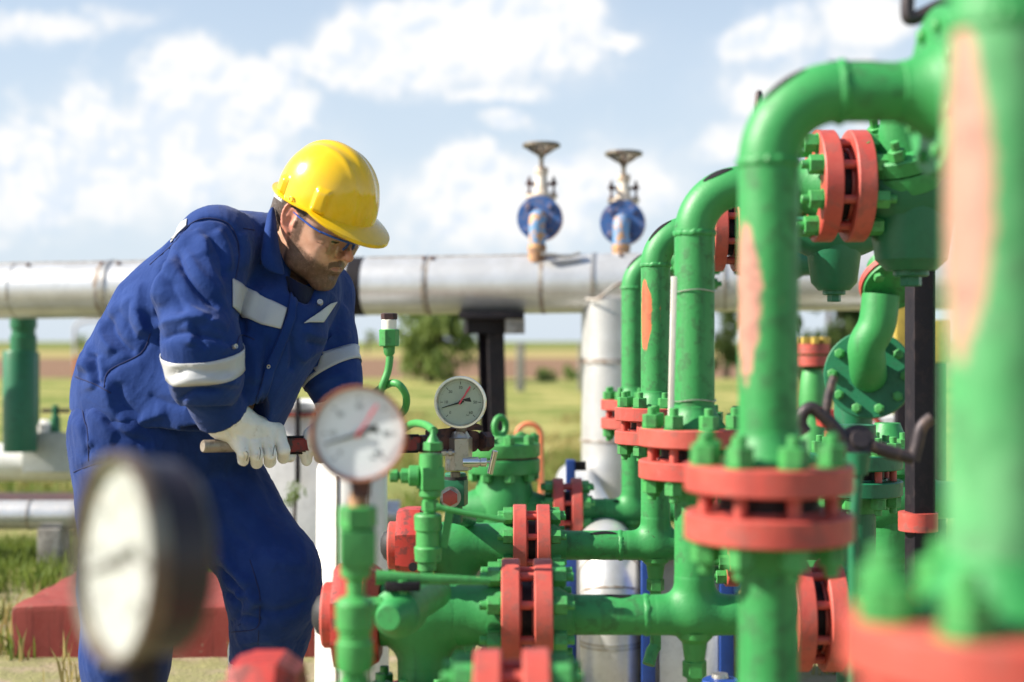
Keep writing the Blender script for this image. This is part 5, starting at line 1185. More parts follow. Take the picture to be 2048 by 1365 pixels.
man = thing('person', 'worker in blue coveralls, yellow hard hat and white gloves leaning on a pipe wrench', 'person', V((P(330, 0, 3.2).x, 3.2, 0)))
# --- head frame
TH, PHI, ROLL = R(28), R(27), R(0)
hf = V((math.cos(TH) * math.cos(PHI), -math.sin(TH) * math.cos(PHI), -math.sin(PHI))); hl = V((math.sin(TH), math.cos(TH), 0)); hu = hf.cross(hl)
EAR = P(584, 441, 3.07); HO = EAR - (hf * -.008 + hl * -.077 + hu * 0)
HR = np.array([hf, hl, hu]); HOn = np.array(HO)
def hw(f_, l_, u_): return HO + hf * f_ + hl * l_ + hu * u_
def hwn(f_, l_, u_): return np.array(hw(f_, l_, u_))
def toh(p): return (p - HOn) @ HR.T
NECK = A_(548, 520, 3.19)
# --- chains shared by the body (thinner) and the clothes
ARM_R = [(A_(432, 492, 3.06), .087), (A_(396, 596, 2.98), .083), (A_(403, 690, 2.93), .077), (A_(412, 756, 2.945), .078)]
CUFF_R = [(A_(418, 780, 2.975), .057), (A_(431, 805, 2.997), .055), (A_(452, 842, 3.03), .057)]
ARM_L = [(A_(640, 598, 3.38), .080), (A_(648, 680, 3.32), .072), (A_(664, 745, 3.26), .063), (A_(672, 778, 3.23), .060)]
BACK = [(A_(452, 500, 3.18), .082), (A_(416, 562, 3.21), .102), (A_(362, 640, 3.23), .121), (A_(318, 735, 3.24), .137), (A_(294, 800, 3.24), .146), (A_(288, 840, 3.24), .147)]
FRONT = [(A_(575, 575, 3.20), .085), (A_(545, 655, 3.15), .102), (A_(490, 735, 3.13), .106), (A_(455, 790, 3.14), .112), (A_(436, 840, 3.15), .120)]
YOKE = [(A_(445, 486, 3.10), .072), (A_(540, 500, 3.18), .068), (A_(640, 585, 3.37), .074)]
LEG_R = [(A_(281, 870, 3.20), .146), (A_(276, 1000, 3.16), .124), (A_(262, 1170, 3.14), .104), (A_(252, 1310, 3.14), .087), (A_(248, 1420, 3.14), .084)]
LEG_L = [(A_(380, 890, 3.32), .135), (A_(447, 1010, 3.27), .114), (A_(545, 1142, 3.20), .101), (A_(546, 1190, 3.20), .100), (A_(541, 1255, 3.24), .086), (A_(529, 1335, 3.28), .085)]
thin = lambda ch, k: [(a, max(.03, r * .8 - k)) for a, r in ch]
# --- body: head, neck and the rest as one surface
fx = (min(hwn(-.12, .09, -.13)[0], hwn(-.12, -.09, .15)[0]) + .0, hwn(.135, -.05, .02)[0] + .02)
xs = axis(-1.02, -.28, .013, (-.56, -.335), .0023); ys = axis(2.80, 3.52, .013, (2.99, 3.24), .0023); zs = axis(-.02, 1.56, .013, (1.13, 1.50), .0023)
B = Field(xs, ys, zs)
for ch in (BACK[:-1], FRONT[:-1], YOKE, LEG_R, LEG_L): B.chain(thin(ch, .014), k=.03)
for ch in (ARM_R + CUFF_R[1:], ARM_L): B.chain([(a, r * .5) for a, r in ch], k=.03)
B.cap(A_(285, 850, 3.24), A_(400, 860, 3.26), .08, k=.06)
for leg, foot_x in ((LEG_R, 330), (LEG_L, 600)):
    a = leg[-1][0]; g = np.array((a[0] - .005, a[1] + .01, .09)); B.cap(a, g, .06, .042, k=.03); B.cap(g, g + np.array((.13, -.05, -.045)), .04, .032, k=.02)
B.cap(A_(447, 832, 3.03), A_(485, 856, 3.06), .022, .018, k=.02); B.cap(A_(672, 778, 3.23), A_(664, 840, 3.23), .022, .018, k=.02)
# head
He = lambda c, r, k=.012, op='add': B.ell(hwn(*c), r, k, op, HR)
Hc = lambda a, b, ra, rb=None, k=.012, op='add': B.cap(hwn(*a), hwn(*b), ra, rb, k, op)
He((-.012, 0, .048), (.098, .076, .088), .02)
He((.034, 0, -.022), (.060, .058, .088), .03)
for s_ in (-1, 1):
    Hc((-.002, s_ * .056, -.03), (.020, s_ * .050, -.078), .016, .015, .03)
    Hc((.020, s_ * .050, -.078), (.072, s_ * .014, -.101), .015, .016, .03)
    He((.062, s_ * .043, -.022), (.024, .021, .018), .025)           # cheekbone
    He((.048, s_ * .040, -.055), (.034, .020, .030), .03)
    Hc((.079, s_ * .012, .024), (.068, s_ * .047, .020), .0125, .012, .012)   # brow ridge
    He((.0, s_ * .062, .02), (.05, .014, .05), .03)
B.cap(hwn(.074, -.012, -.104), hwn(.074, .012, -.104), .017, k=.016)
He((.040, 0, -.070), (.052, .046, .038), .02)
for s_ in (-1, 1):
    He((.101, s_ * .030, -.001), (.022, .019, .014), .010, 'sub')      # eye socket
    He((.0755, s_ * .0315, -.002), (.0148, .0150, .0125), .004)          # eyeball under the lowered lid
    Hc((.0865, s_ * .0215, -.0035), (.081, s_ * .0425, -.0045), .0026, .0022, .003)
Hc((.087, 0, .016), (.106, 0, -.020), .0075, .0095, .008)                # nose
He((.1115, 0, -.0275), (.0115, .0115, .0105), .007)
for s_ in (-1, 1):
    He((.0985, s_ * .0125, -.032), (.0115, .0072, .0085), .005); Hc((.093, s_ * .0155, -.036), (.086, s_ * .020, -.039), .002, .002, .004, 'sub')
    He((.1035, s_ * .0062, -.0405), (.0045, .0032, .003), .003, 'sub')
He((.072, 0, -.062), (.024, .026, .026), .015)                            # mouth bulge
Hc((.0950, 0, -.0550), (.084, .022, -.061), .0044, .003, .006); Hc((.0950, 0, -.0550), (.084, -.022, -.061), .0044, .003, .006)
Hc((.0915, 0, -.0670), (.083, .018, -.0655), .0052, .003, .006); Hc((.0915, 0, -.0670), (.083, -.018, -.0655), .0052, .003, .006)
Hc((.1025, 0, -.0608), (.090, .021, -.0630), .0016, .0016, .003, 'sub'); Hc((.1025, 0, -.0608), (.090, -.021, -.0630), .0016, .0016, .003, 'sub')
He((.099, 0, -.081), (.010, .018, .006), .008, 'sub')
He((.101, 0, -.0455), (.006, .0035, .007), .004, 'sub')
for s_ in (-1, 1):                                                         # ears
    L_ = np.array(hl) * s_; tilt = np.array([hf * .94 + V(L_) * -.30 + hu * -.16, V(L_) * .94 + hf * .30, hu * .98 + hf * .16])
    B.ell(hwn(-.012, s_ * .0775, .004), (.0195, .0065, .032), .004, 'add', tilt)
    pts = [hwn(-.012 + .0175 * math.cos(a) - .004 * math.sin(a), s_ * (.081 + .006 * -math.cos(a)), .007 + .0285 * math.sin(a)) for a in [R(q) for q in range(-30, 232, 18)]]
    for a, b in zip(pts, pts[1:]): B.cap(a, b, .0034, k=.003)
    B.cap(pts[-1], hwn(-.006, s_ * .078, -.026), .0045, .006, k=.004)
    B.ell(hwn(-.009, s_ * .0865, -.002), (.0085, .0065, .013), .004, 'sub', tilt)
    B.ell(hwn(-.008, s_ * .086, .015), (.009, .005, .007), .004, 'sub', tilt)
    B.cap(hwn(.004, s_ * .078, -.006), hwn(.004, s_ * .078, .002), .005, k=.004)
B.cap(hwn(-.035, 0, -.04), NECK, .058, .064, k=.03); B.cap(hwn(-.02, 0, -.06), A_(575, 560, 3.20), .046, .055, k=.03)
bp, bf = B.mesh(); bp = relax(bp, bf, 1, .4)
h = toh(bp); f_, l_, u_ = h[:, 0], h[:, 1], h[:, 2]; al = np.abs(l_)
sm = lambda x, a, b: np.clip((x - a) / (b - a), 0, 1) ** 2 * (3 - 2 * np.clip((x - a) / (b - a), 0, 1))
cheek = -.034 - (f_ - .02) * .30 + .010 * sm(f_, .03, .005)
beard = sm(u_, cheek + .010, cheek - .014) * sm(f_, -.012, .004) * sm(u_, -.165, -.115)
goat = sm(al, .040, .030) * sm(u_, -.058, -.068) * sm(f_, .055, .07)
beard = np.maximum(np.maximum(beard * .92, goat * .9), .95 * sm(u_, -.075, -.092) * sm(f_, .0, .03) * sm(u_, -.15, -.11))
side = sm(f_, -.002, .006) * sm(f_, .034, .022) * sm(al, .05, .06) * sm(u_, .06, .04) * sm(u_, -.06, -.03)
must = sm(u_ + al * .30, -.0385, -.0445) * sm(u_ + al * .30, -.064, -.056) * sm(f_, .070, .080) * sm(al, .036, .026)
lip = sm(np.abs(u_ + .0625 + al * .06), .0062, .0035) * sm(np.abs(u_ + .0625 + al * .06) - .0066 * (1 - (al / .022) ** 2), .002, -.001) * sm(f_, .080, .086)
beard = np.maximum.reduce([beard, side * .95, must]) * (1 - lip)
zone = (np.linalg.norm(h, axis=1) < .2); beard = np.clip(beard, 0, 1) * zone
bc_ = .0215 + .10 * (al - .02) * (al < .034) + .0014 - .30 * np.maximum(al - .034, 0)
brow = .8 * sm(al, .008, .016) * sm(al, .054, .044) * sm(f_, .06, .068) * sm(np.abs(u_ - bc_), .0065, .0025) * zone
lash = sm(f_, .076, .080) * sm(al, .018, .022) * sm(al, .046, .042) * sm(u_, -.0085, -.0060) * sm(u_, -.0015, -.0034) * zone
red = np.maximum.reduce([sm(al, .072, .078) * sm(f_, .012, .0) * 1.0, sm(f_, .094, .108) * sm(u_, -.05, -.04) * .7, .35 * np.exp(-((f_ - .06) ** 2 + (al - .045) ** 2 + (u_ + .025) ** 2) / .0006)]) * zone
body = npobj('body', bp, bf, M['skin'], man, dict(beard=beard, brow=np.maximum(brow, lash), lip=lip * zone, red=red))
# --- hair: a thick skin of short hair under the hat
hb = Field(*[np.arange(c - .16, c + .16, .003) for c in HOn + np.array(hu) * .02])
hb.ell(hwn(-.014, 0, .044), (.1025, .0855, .094), 0, 'add', HR); hb.ell(hwn(-.05, 0, -.02), (.058, .066, .055), .03, 'add', HR)
for s_ in (-1, 1): hb.cap(hwn(.018, s_ * .066, .05), hwn(.016, s_ * .0685, .0), .0125, .0075, .012); hb.ell(hwn(-.012, s_ * .088, -.002), (.019, .03, .027), .004, 'sub', HR)
hp, hfq = hb.mesh(); hp = relax(hp, hfq, 1); hh = toh(hp)
low = -.052 + .045 * sm(hh[:, 0], -.05, .0)
keep = (hh[:, 2] > np.where(hh[:, 0] > -.0, -.006, low)) & (hh[:, 0] < .034 + .0 * hh[:, 2]) & (hh[:, 2] < .13)
hp = hp + vnormals(hp, hfq) * (wnoise(hp * np.array((1, 1, .5)), 420, 5) * .0022)[:, None]
fk = keep[hfq].all(1); hfq = hfq[fk]; used = np.unique(hfq); rm = np.full(len(hp), -1); rm[used] = np.arange(len(used))
npobj('hair', hp[used], rm[hfq], M['hair'], man)
# --- jacket
J = Field(axis(-1.03, -.27, .0038), axis(2.78, 3.52, .0038), axis(.80, 1.46, .0038))
J.chain(BACK, k=.07); J.chain(FRONT, k=.07); J.chain(YOKE, k=.05)
J.cap(A_(335, 650, 3.2), A_(520, 650, 3.17), .105, .09, k=.09); J.cap(A_(300, 780, 3.2), A_(445, 790, 3.17), .12, .10, k=.09)
J.cap(A_(420, 555, 3.17), A_(600, 590, 3.25), .09, .085, k=.06)
J.chain(ARM_L, k=.028); J.chain(ARM_R, k=.022)
J.apply(lambda x, y, z: (np.sqrt((x - ARM_R[-1][0][0]) ** 2 + (y - ARM_R[-1][0][1]) ** 2 + (z - ARM_R[-1][0][2] + .055) ** 2) - .046), A_(320, 860, 2.9), A_(520, 740, 3.1), .012, 'sub')
J.chain(CUFF_R, k=.006)
def cut(F_, c, ax_, rad=.12, k=.004):
    ax_ = np.array(ax_, float) / np.linalg.norm(ax_); F_.apply(lambda x, y, z: np.maximum(-((x - c[0]) * ax_[0] + (y - c[1]) * ax_[1] + (z - c[2]) * ax_[2]), np.sqrt((x - c[0]) ** 2 + (y - c[1]) ** 2 + (z - c[2]) ** 2) - rad), c - rad, c + rad, k, 'sub')
CE = A_(447, 832, 3.02); cut(J, CE, A_(452, 842, 3.03) - A_(430, 803, 2.995) + np.array((-.0, 0, .0)), .1)
J.apply(lambda x, y, z: np.sqrt((x - CE[0]) ** 2 + (y - CE[1]) ** 2 + (z - CE[2]) ** 2) - .050, CE - .06, CE + .06, .006, 'sub')
J.cap(hwn(-.03, 0, -.055), NECK + np.array((0.004, -.004, .0)), .062, .060, .012, 'sub')   # neck hole
J.cap(hwn(.02, 0, -.10), A_(600, 585, 3.10), .030, .028, .02, 'sub')
_a, _b = CUFF_R[0][0], CUFF_R[2][0]
def segd(x, y, z):
    ab = _b - _a; t = np.clip(((x - _a[0]) * ab[0] + (y - _a[1]) * ab[1] + (z - _a[2]) * ab[2]) / (ab @ ab), 0, 1)
    return np.sqrt((x - _a[0] - t * ab[0]) ** 2 + (y - _a[1] - t * ab[1]) ** 2 + (z - _a[2] - t * ab[2]) ** 2)
hemn = np.array((-.10, 0, 1.0)); hem0 = A_(330, 846, 3.2)
J.apply(lambda x, y, z: (x - hem0[0]) * hemn[0] + (z - hem0[2]) * hemn[2], (-1.05, 2.7, .7), (-.25, 3.6, hem0[2] + .03), .008, 'sub') if 0 else None
J.apply(lambda x, y, z: ((x - hem0[0]) * .13 + (z - hem0[2])) + 0 * y + np.where((x > A_(560, 0, 3.2)[0]), 1, 0) + np.where(segd(x, y, z) < .085, 1, 0), (-1.05, 2.7, .7), (-.25, 3.6, hem0[2] + .05), .006, 'sub')
jp, jf = J.mesh(); jp = relax(jp, jf, 2, .5)
jn = vnormals(jp, jf)
jp = jp + jn * ((wnoise(jp * np.array((1.0, 1, .5)), 16, 3) * .003 + wnoise(jp * np.array((1.2, 1, .5)), 52, 4) * .0005))[:, None]
Zp = lambda *q: [(100 + a / 2.2015, 380 + b / 2.2015) for a, b in q]
JF = [(Zp((330, 330), (300, 450), (262, 560)), 15, .007), (Zp((410, 400), (395, 540), (425, 650)), 13, .007), (Zp((370, 480), (350, 580), (380, 660)), 10, -.005), (Zp((620, 170), (560, 260), (520, 400), (490, 520)), 18, .008), (Zp((690, 200), (700, 330), (770, 470)), 12, .007), (Zp((150, 640), (175, 720), (165, 810)), 10, .008),
 (Zp((555, 255), (590, 350), (650, 440), (745, 530)), 10, -.012), (Zp((600, 260), (650, 360), (720, 440), (780, 520)), 12, .006),
 (Zp((530, 300), (490, 430), (455, 560)), 16, .009), (Zp((500, 350), (560, 460), (600, 560)), 13, -.006), (Zp((540, 420), (620, 520), (700, 570)), 9, .005),
 (Zp((450, 620), (540, 585), (660, 575), (790, 610)), 9, .010), (Zp((470, 670), (560, 630), (680, 640), (800, 680)), 9, -.008), (Zp((600, 585), (625, 640), (625, 690)), 7, .006),
 (Zp((640, 590), (660, 650), (690, 700)), 6, -.005), (Zp((700, 580), (740, 640), (790, 720)), 9, .005),
 (Zp((525, 830), (600, 790), (700, 800), (815, 800)), 8, -.009), (Zp((530, 880), (620, 840), (740, 845), (840, 860)), 10, .010), (Zp((560, 930), (640, 880), (760, 880)), 7, -.008),
 (Zp((265, 560), (275, 620), (330, 690), (380, 720)), 12, -.009), (Zp((235, 560), (235, 640), (290, 720)), 10, .010), (Zp((330, 470), (400, 570), (430, 640)), 14, .007), (Zp((300, 520), (350, 600), (420, 660)), 10, -.003),
 (Zp((440, 640), (400, 720), (270, 790), (240, 860)), 9, -.004), (Zp((195, 720), (205, 790), (222, 875)), 8, -.008), (Zp((225, 730), (235, 800), (240, 850)), 9, .005), (Zp((170, 740), (185, 830), (200, 880)), 8, .006),
 (Zp((250, 800), (275, 960), (380, 1050), (480, 1080)), 12, .009), (Zp((300, 840), (330, 940), (420, 1010)), 13, -.006), 
 (Zp((440, 330), (540, 240), (620, 150)), 4, -.005), (Zp((620, 150), (700, 125), (785, 150), (830, 230), (832, 300)), 4, -.006), (Zp((640, 170), (680, 230), (700, 300)), 10, .005), (Zp((735, 170), (780, 260), (790, 360)), 9, .007), (Zp((700, 200), (750, 300), (760, 400)), 7, -.005),
 (Zp((850, 180), (870, 260), (860, 360)), 8, .006), (Zp((840, 400), (900, 450), (980, 480)), 8, .004), (Zp((810, 540), (850, 570), (850, 640)), 7, -.007), (Zp((860, 640), (900, 740), (900, 860)), 14, .006), (Zp((960, 640), (950, 760), (920, 900)), 10, -.006),
 (Zp((1060, 640), (1070, 740), (1060, 800)), 8, -.006), (Zp((1110, 620), (1200, 650), (1330, 640)), 9, .007), (Zp((1120, 670), (1220, 690), (1340, 680)), 8, -.006), (Zp((1150, 420), (1240, 470), (1320, 560)), 8, .006), (Zp((1100, 760), (1160, 720), (1260, 660)), 8, .006),
 (Zp((130, 700), (150, 780), (120, 830)), 8, .006), (Zp((1130, 900), (1200, 850), (1330, 800)), 8, .005), (Zp((870, 960), (920, 880), (960, 800)), 8, .006), (Zp((300, 1000), (420, 1010), (520, 980)), 9, .008), (Zp((430, 900), (520, 940), (600, 950)), 12, -.004)]
jp = relax(folds(jp, jf, JF, 1.25), jf, 1, .35)
jp = jp + vnormals(jp, jf) * ((1 - np.abs(wnoise(jp * np.array((1.2, 1, .6)), 46, 21, 4)) * 3.2).clip(-.4, 1) ** 3 * .0007)[:, None]
jk = npobj('jacket', jp, jf, M['cloth'], man); jt = bvh(jp, jf)
ring('reflective_band', jt, A_(407, 724, 2.935), V(P(412, 765, 2.95) - P(402, 690, 2.925)), .046, M['reflect'], jk)
ring('reflective_band', jt, A_(661, 737, 3.27), V((.60, -.25, -1.0)), .040, M['reflect'], jk)
patch('reflective_band', jt, [Zp((800, 388), (870, 432), (960, 480), (1045, 520)), Zp((800, 518), (850, 560), (930, 595), (1017, 615))], M['reflect'], jk, 36, 8, rip=.005)
patch('reflective_band', jt, [Zp((1175, 545), (1225, 500), (1256, 488)), Zp((1108, 588), (1150, 588), (1194, 588))], M['reflect'], jk, 14, 8, lift=.006)
patch('reflective_band', jt, [Zp((537, 186), (575, 150), (607, 128)), Zp((532, 238), (565, 195), (603, 160))], M['reflect'], jk, 14, 8, d0=3.05)
for q in (((440, 330), (540, 240), (620, 150), (700, 125), (785, 150), (825, 220), (832, 300), (815, 400)), ((442, 632), (400, 720), (262, 795), (238, 870)), ((110, 822), (200, 858), (268, 895)),
          ((820, 690), (840, 640), (900, 660)), ((850, 170), (900, 178)), ((965, 95), (925, 330)), ((1045, 525), (1030, 640), (965, 760), (900, 960))):
    seam(jt, Zp(*q), jk)
# placket, lapels, shirt, collar
patch('placket', jt, [Zp((1040, 395), (1056, 470), (1040, 560), (990, 680), (940, 800), (900, 940)), Zp((1070, 400), (1085, 470), (1078, 570), (1035, 680), (985, 800), (945, 940))], M['cloth'], jk, 40, 5, lift=.005, th=.004)
def sheet(name, rows, mat, parent, th=.003, sub=1):
    bm = BM(); g = [[bm.verts.new(V(q)) for q in r_] for r_ in rows]
    for r0, r1 in zip(g, g[1:]):
        for i in range(len(r0) - 1): bm.faces.new((r0[i], r0[i + 1], r1[i + 1], r1[i]))
    o = obj(name, bm, mat, parent, ang=180); s = o.modifiers.new('thickness', 'SOLIDIFY'); s.thickness = th; s.offset = 0
    if sub: s = o.modifiers.new('round', 'SUBSURF'); s.levels = s.render_levels = 2
    return o
inn = [P(549, 412, 3.105), P(553, 440, 3.09), P(557, 478, 3.075), P(564, 520, 3.065), P(573, 554, 3.06)]
mid = [P(543, 413, 3.09), P(542, 445, 3.06), P(541, 485, 3.04), P(544, 522, 3.03), P(560, 550, 3.045)]
out = [P(536, 421, 3.10), P(529, 455, 3.075), P(522, 495, 3.05), P(518, 530, 3.035), P(541, 545, 3.04)]
sheet('collar', [inn, mid, out], M['cloth'], jk, .0035)
stand = [[hw(-.048 - .064 * math.cos(a), -.068 * math.sin(a), z) + V((0, 0, 0)) for a in [R(q) for q in range(-80, 81, 20)]] for z in (-.03, -.06, -.095)]
sheet('collar', stand, M['cloth'], jk, .004)
far_in = [P(648, 578, 3.20), P(632, 590, 3.15), P(612, 606, 3.11), P(596, 618, 3.09)]; far_mid = [P(652, 588, 3.17), P(639, 600, 3.12), P(620, 616, 3.085), P(600, 626, 3.08)]; far_out = [P(657, 597, 3.18), P(646, 609, 3.13), P(627, 624, 3.09), P(603, 633, 3.082)]
sheet('lapel', [far_in, far_mid, far_out], M['cloth'], jk, .0035)
sheet('shirt', [[P(566, 545, 3.10), P(590, 560, 3.06), P(620, 575, 3.10), P(648, 580, 3.19)], [P(572, 570, 3.09), P(592, 585, 3.055), P(615, 595, 3.09), P(640, 598, 3.17)], [P(576, 600, 3.09), P(592, 614, 3.07), P(606, 622, 3.085), P(622, 625, 3.13)]], M['shirt'], jk, .003)
for (px, py, r_) in ((640, 606, .0068), (467, 694, .0052), (537, 733, .0045)):
    c, n = hit(jt, px, py); c = c if px != 640 else P(640, 606, 3.098); n = n if px != 640 else V((.1, -1, .25)).normalized()
    bm = BM(); lathe(bm, [(.004, 0), (.004, r_ * .35), (.0062, r_ * .5), (.0065, r_ * .85), (.004, r_), (-.003, r_)], c + n * .002, n, 20); obj('stud', bm, M['steel'], jk)
# --- trousers
T = Field(axis(-1.03, -.42, .0052), axis(2.95, 3.5, .0052), axis(.15, 1.0, .0052))
T.chain(LEG_R, k=.05); T.cap(A_(280, 815, 3.23), A_(276, 870, 3.215), .128, .142, k=.05); T.cap(A_(430, 820, 3.20), A_(400, 880, 3.25), .09, .112, k=.05)
T.cap(A_(285, 850, 3.22), A_(405, 850, 3.23), .11, .10, k=.07); T.cap(A_(279, 900, 3.2), A_(385, 915, 3.27), .115, .11, k=.07)
T.chain(LEG_L, k=.03)
zR, zL = A_(248, 1412, 3.14)[2], A_(529, 1328, 3.28)[2]
T.apply(lambda x, y, z: z - (H + .0 - .0 + (A_(0, 790, 3.2)[2] - H)) * 1 + 0 * x + 0 * y if 0 else -(z - A_(0, 795, 3.2)[2]) + 0 * x + 0 * y, (-1.1, 2.9, .9), (-.4, 3.6, 1.1), .004, 'sub')
xm = (A_(380, 0, 3.2)[0])
T.apply(lambda x, y, z: np.where(x > xm, z - zL + (x - A_(529, 0, 3.28)[0]) * .12, z - zR) + 0 * y, (-1.1, 2.9, .1), (-.4, 3.6, .45), .004, 'sub')
tp, tf_ = T.mesh(); tp = relax(tp, tf_, 2)
tp = tp + vnormals(tp, tf_) * (wnoise(tp * np.array((1, 1, .5)), 20, 8) * .0045 + wnoise(tp * np.array((1, 1, .6)), 50, 9) * .0012)[:, None]
TF = [(Zp((140, 940), (160, 1060), (168, 1200)), 5, -.005), (Zp((105, 1240), (200, 1205), (300, 1190)), 5, -.004), (Zp((110, 1000), (150, 1080), (190, 1130)), 10, .006), (Zp((180, 960), (260, 1040), (400, 1090)), 12, .007), (Zp((240, 1000), (330, 1080), (460, 1120)), 9, -.008),
 ([(430, 1090), (455, 1120), (480, 1150), (505, 1170)], 9, .012), ([(430, 1130), (465, 1165), (495, 1190)], 9, -.014), ([(470, 1195), (500, 1190), (520, 1215)], 9, .012), ([(455, 1250), (490, 1235), (530, 1245)], 8, -.008), ([(440, 1180), (475, 1205), (470, 1240)], 8, -.010), ([(500, 1215), (560, 1225), (620, 1200)], 14, -.006), ([(470, 1290), (530, 1280), (590, 1300)], 12, .006),
 ([(430, 960), (500, 1020), (560, 1090)], 14, .005), ([(400, 980), (450, 1050), (510, 1100)], 16, -.006), ([(520, 1100), (570, 1130), (620, 1130)], 12, .005), ([(190, 1100), (250, 1120), (330, 1110)], 12, .008), ([(190, 1180), (260, 1190), (330, 1170)], 12, -.008), ([(190, 1310), (240, 1330), (300, 1320)], 10, .006)]
tp = relax(folds(tp, tf_, TF, 1.2), tf_, 1, .35)
tp = tp + vnormals(tp, tf_) * ((1 - np.abs(wnoise(tp * np.array((1.2, 1, .6)), 40, 22, 4)) * 3.2).clip(-.4, 1) ** 3 * .0014)[:, None]; tr = npobj('trousers', tp, tf_, M['trouser'], man); tt_ = bvh(tp, tf_)
for q in (Zp((138, 930), (150, 1010), (165, 1060), (170, 1195)), Zp((104, 1243), (200, 1206), (262, 1196)), [(452, 1265), (510, 1258), (520, 1230)]): seam(tt_, q, tr)
seam(tt_, [(500, 1120), (512, 1160), (520, 1200), (516, 1290)], tr, .0012)
# --- boots
for leg, zt in ((LEG_R, zR), (LEG_L, zL)):
    a = leg[-1][0]; x0, y0 = a[0] - .004, a[1] + .012
    Bt = Field(axis(x0 - .16, x0 + .26, .005), axis(y0 - .2, y0 + .16, .005), axis(-.01, zt + .06, .005)); fwd = np.array((.93, -.36, 0))
    g = np.array((x0, y0, .10)); Bt.cap((a[0], a[1], zt + .03), (x0, y0, .16), .084, .072, k=.02); Bt.cap((x0, y0, .16), g, .072, .056, k=.02)
    Bt.cap(g + fwd * -.025 + np.array((0, 0, -.045)), g + fwd * .15 + np.array((0, 0, -.055)), .052, .046, k=.04)
    Bt.apply(lambda x, y, z: (z - .006) + 0 * x + 0 * y, (x0 - .2, y0 - .3, -.1), (x0 + .3, y0 + .3, .01), .004, 'sub')
    p_, q_ = Bt.mesh(); p_ = relax(p_, q_, 1); p_ = p_ + vnormals(p_, q_) * (wnoise(p_, 40, 2) * .003)[:, None]
    bo = npobj('boot', p_, q_, M['leather'], man)
    bm = BM(); sl = []
    for k in range(28):
        w_ = 2 * math.pi * k / 28; c_, s__ = math.cos(w_), math.sin(w_); L_ = .135 if c_ > 0 else .085
        o_ = g + fwd * (.055 + c_ * L_) + np.array((-fwd[1], fwd[0], 0)) * s__ * .052; sl.append((o_[0], o_[1], 0.0))
    prism(bm, sl, (0, 0, .022)); obj('sole', bm, M['rubber'], bo)
# --- gloves
BA, BB = P(405, 893, 2.99), P(952, 886, 3.50)
def bar(px): return A_(px, 893 + (px - 405) * -7 / 547, 2.99 + (px - 405) / 547 * .51)
def glove(mcp, spread, wrist, cuff0, cuff1, xs_, thumb, lows, d_off=(-.034, -.044, -.012, .022), palm_d=0.0):
    cen = bar(sum(xs_) / 4); G_ = Field(axis(cen[0] - .17, cen[0] + .14, .0024), axis(cen[1] - .14, cen[1] + .12, .0024), axis(cen[2] - .09, cen[2] + .19, .0024))
    for i, px in enumerate(xs_):
        b_ = bar(px); dd = b_[1]; r_ = (.0120, .0128, .0132, .0132)[i]
        m_ = A_(mcp[i][0], mcp[i][1], dd + d_off[0]); p_ = A_(px + 3, lows[i] - 9, dd + d_off[1]); q_ = A_(px + 3, lows[i] + 7, dd + d_off[2]); t_ = A_(px + 1, lows[i] - 4, dd + d_off[3])
        G_.cap(wrist, m_, .027, .0185, k=.020)
        G_.chain([(m_, r_ + .0045), (p_, r_ + .0012), (q_, r_), (t_, r_ - .0005)], k=.0025)
    G_.cap(A_(mcp[0][0], mcp[0][1] + 6, bar(xs_[0])[1] - .028), A_(mcp[3][0] - 3, mcp[3][1] + 8, bar(xs_[3])[1] - .028), .021, .020, k=.014)
    G_.chain(thumb, k=.012)
    G_.cap(wrist, cuff0, .040, .047, k=.02); G_.cap(cuff0, cuff1, .047, .052, k=.012)
    ax_ = cuff1 - cuff0; ax_ /= np.linalg.norm(ax_); G_.apply(lambda x, y, z: -((x - cuff1[0]) * ax_[0] + (y - cuff1[1]) * ax_[1] + (z - cuff1[2]) * ax_[2]) + .004, cuff1 - .1, cuff1 + .1, .004, 'sub')
    p_, f__ = G_.mesh(); p_ = relax(p_, f__, 1); n_ = vnormals(p_, f__)
    return p_ + n_ * (wnoise(p_, 85, 12) * .0016 + wnoise(p_, 180, 13) * .0006)[:, None], f__
gp, gf = glove([(477, 876), (500, 866), (527, 860), (552, 862)], None, A_(470, 845, 3.045), A_(453, 836, 3.027), A_(441, 819, 3.012), (483, 510, 537, 564),
    [(A_(505, 850, 3.09), .022), (A_(552, 868, 3.145), .016), (A_(578, 896, 3.16), .0135), (A_(581, 914, 3.15), .0125)], (914, 919, 917, 909))
gp = folds(gp, gf, [([(455, 860), (500, 878), (545, 872)], 6, -.002), ([(468, 838), (500, 850), (530, 846)], 8, .002), ([(430, 840), (452, 858), (470, 884)], 5, -.004), ([(440, 822), (470, 812), (500, 806)], 4, -.003), ([(487, 905), (492, 918), (488, 926)], 3, -.005), ([(514, 895), (518, 910), (515, 922)], 3, -.005), ([(540, 890), (545, 905), (543, 918)], 3, -.005)])
gl1 = npobj('glove', gp, gf, M['leather'], man, label='right glove closed round the wrench handle'); gt1 = bvh(gp, gf)
for q in ([(493, 922), (496, 908), (492, 903)], [(519, 919), (521, 905), (519, 895)], [(546, 913), (547, 900), (550, 891)], [(408, 862), (440, 838), (476, 812), (498, 803)]): seam(gt1, q, gl1, .0008, 'stitch_grey', lift=.0003) if 'stitch_grey' in M else None
gp, gf = glove([(715, 862), (690, 858), (662, 858), (636, 864)], None, A_(672, 822, 3.225), A_(673, 800, 3.225), A_(673, 775, 3.225), (718, 692, 665, 638),
    [(A_(650, 850, 3.22), .020), (A_(622, 872, 3.17), .0155), (A_(610, 902, 3.17), .0130), (A_(613, 922, 3.18), .0120)], (912, 916, 914, 908))
npobj('glove', gp, gf, M['leather'], man, label='left glove, mostly hidden behind the rust rimmed gauge')
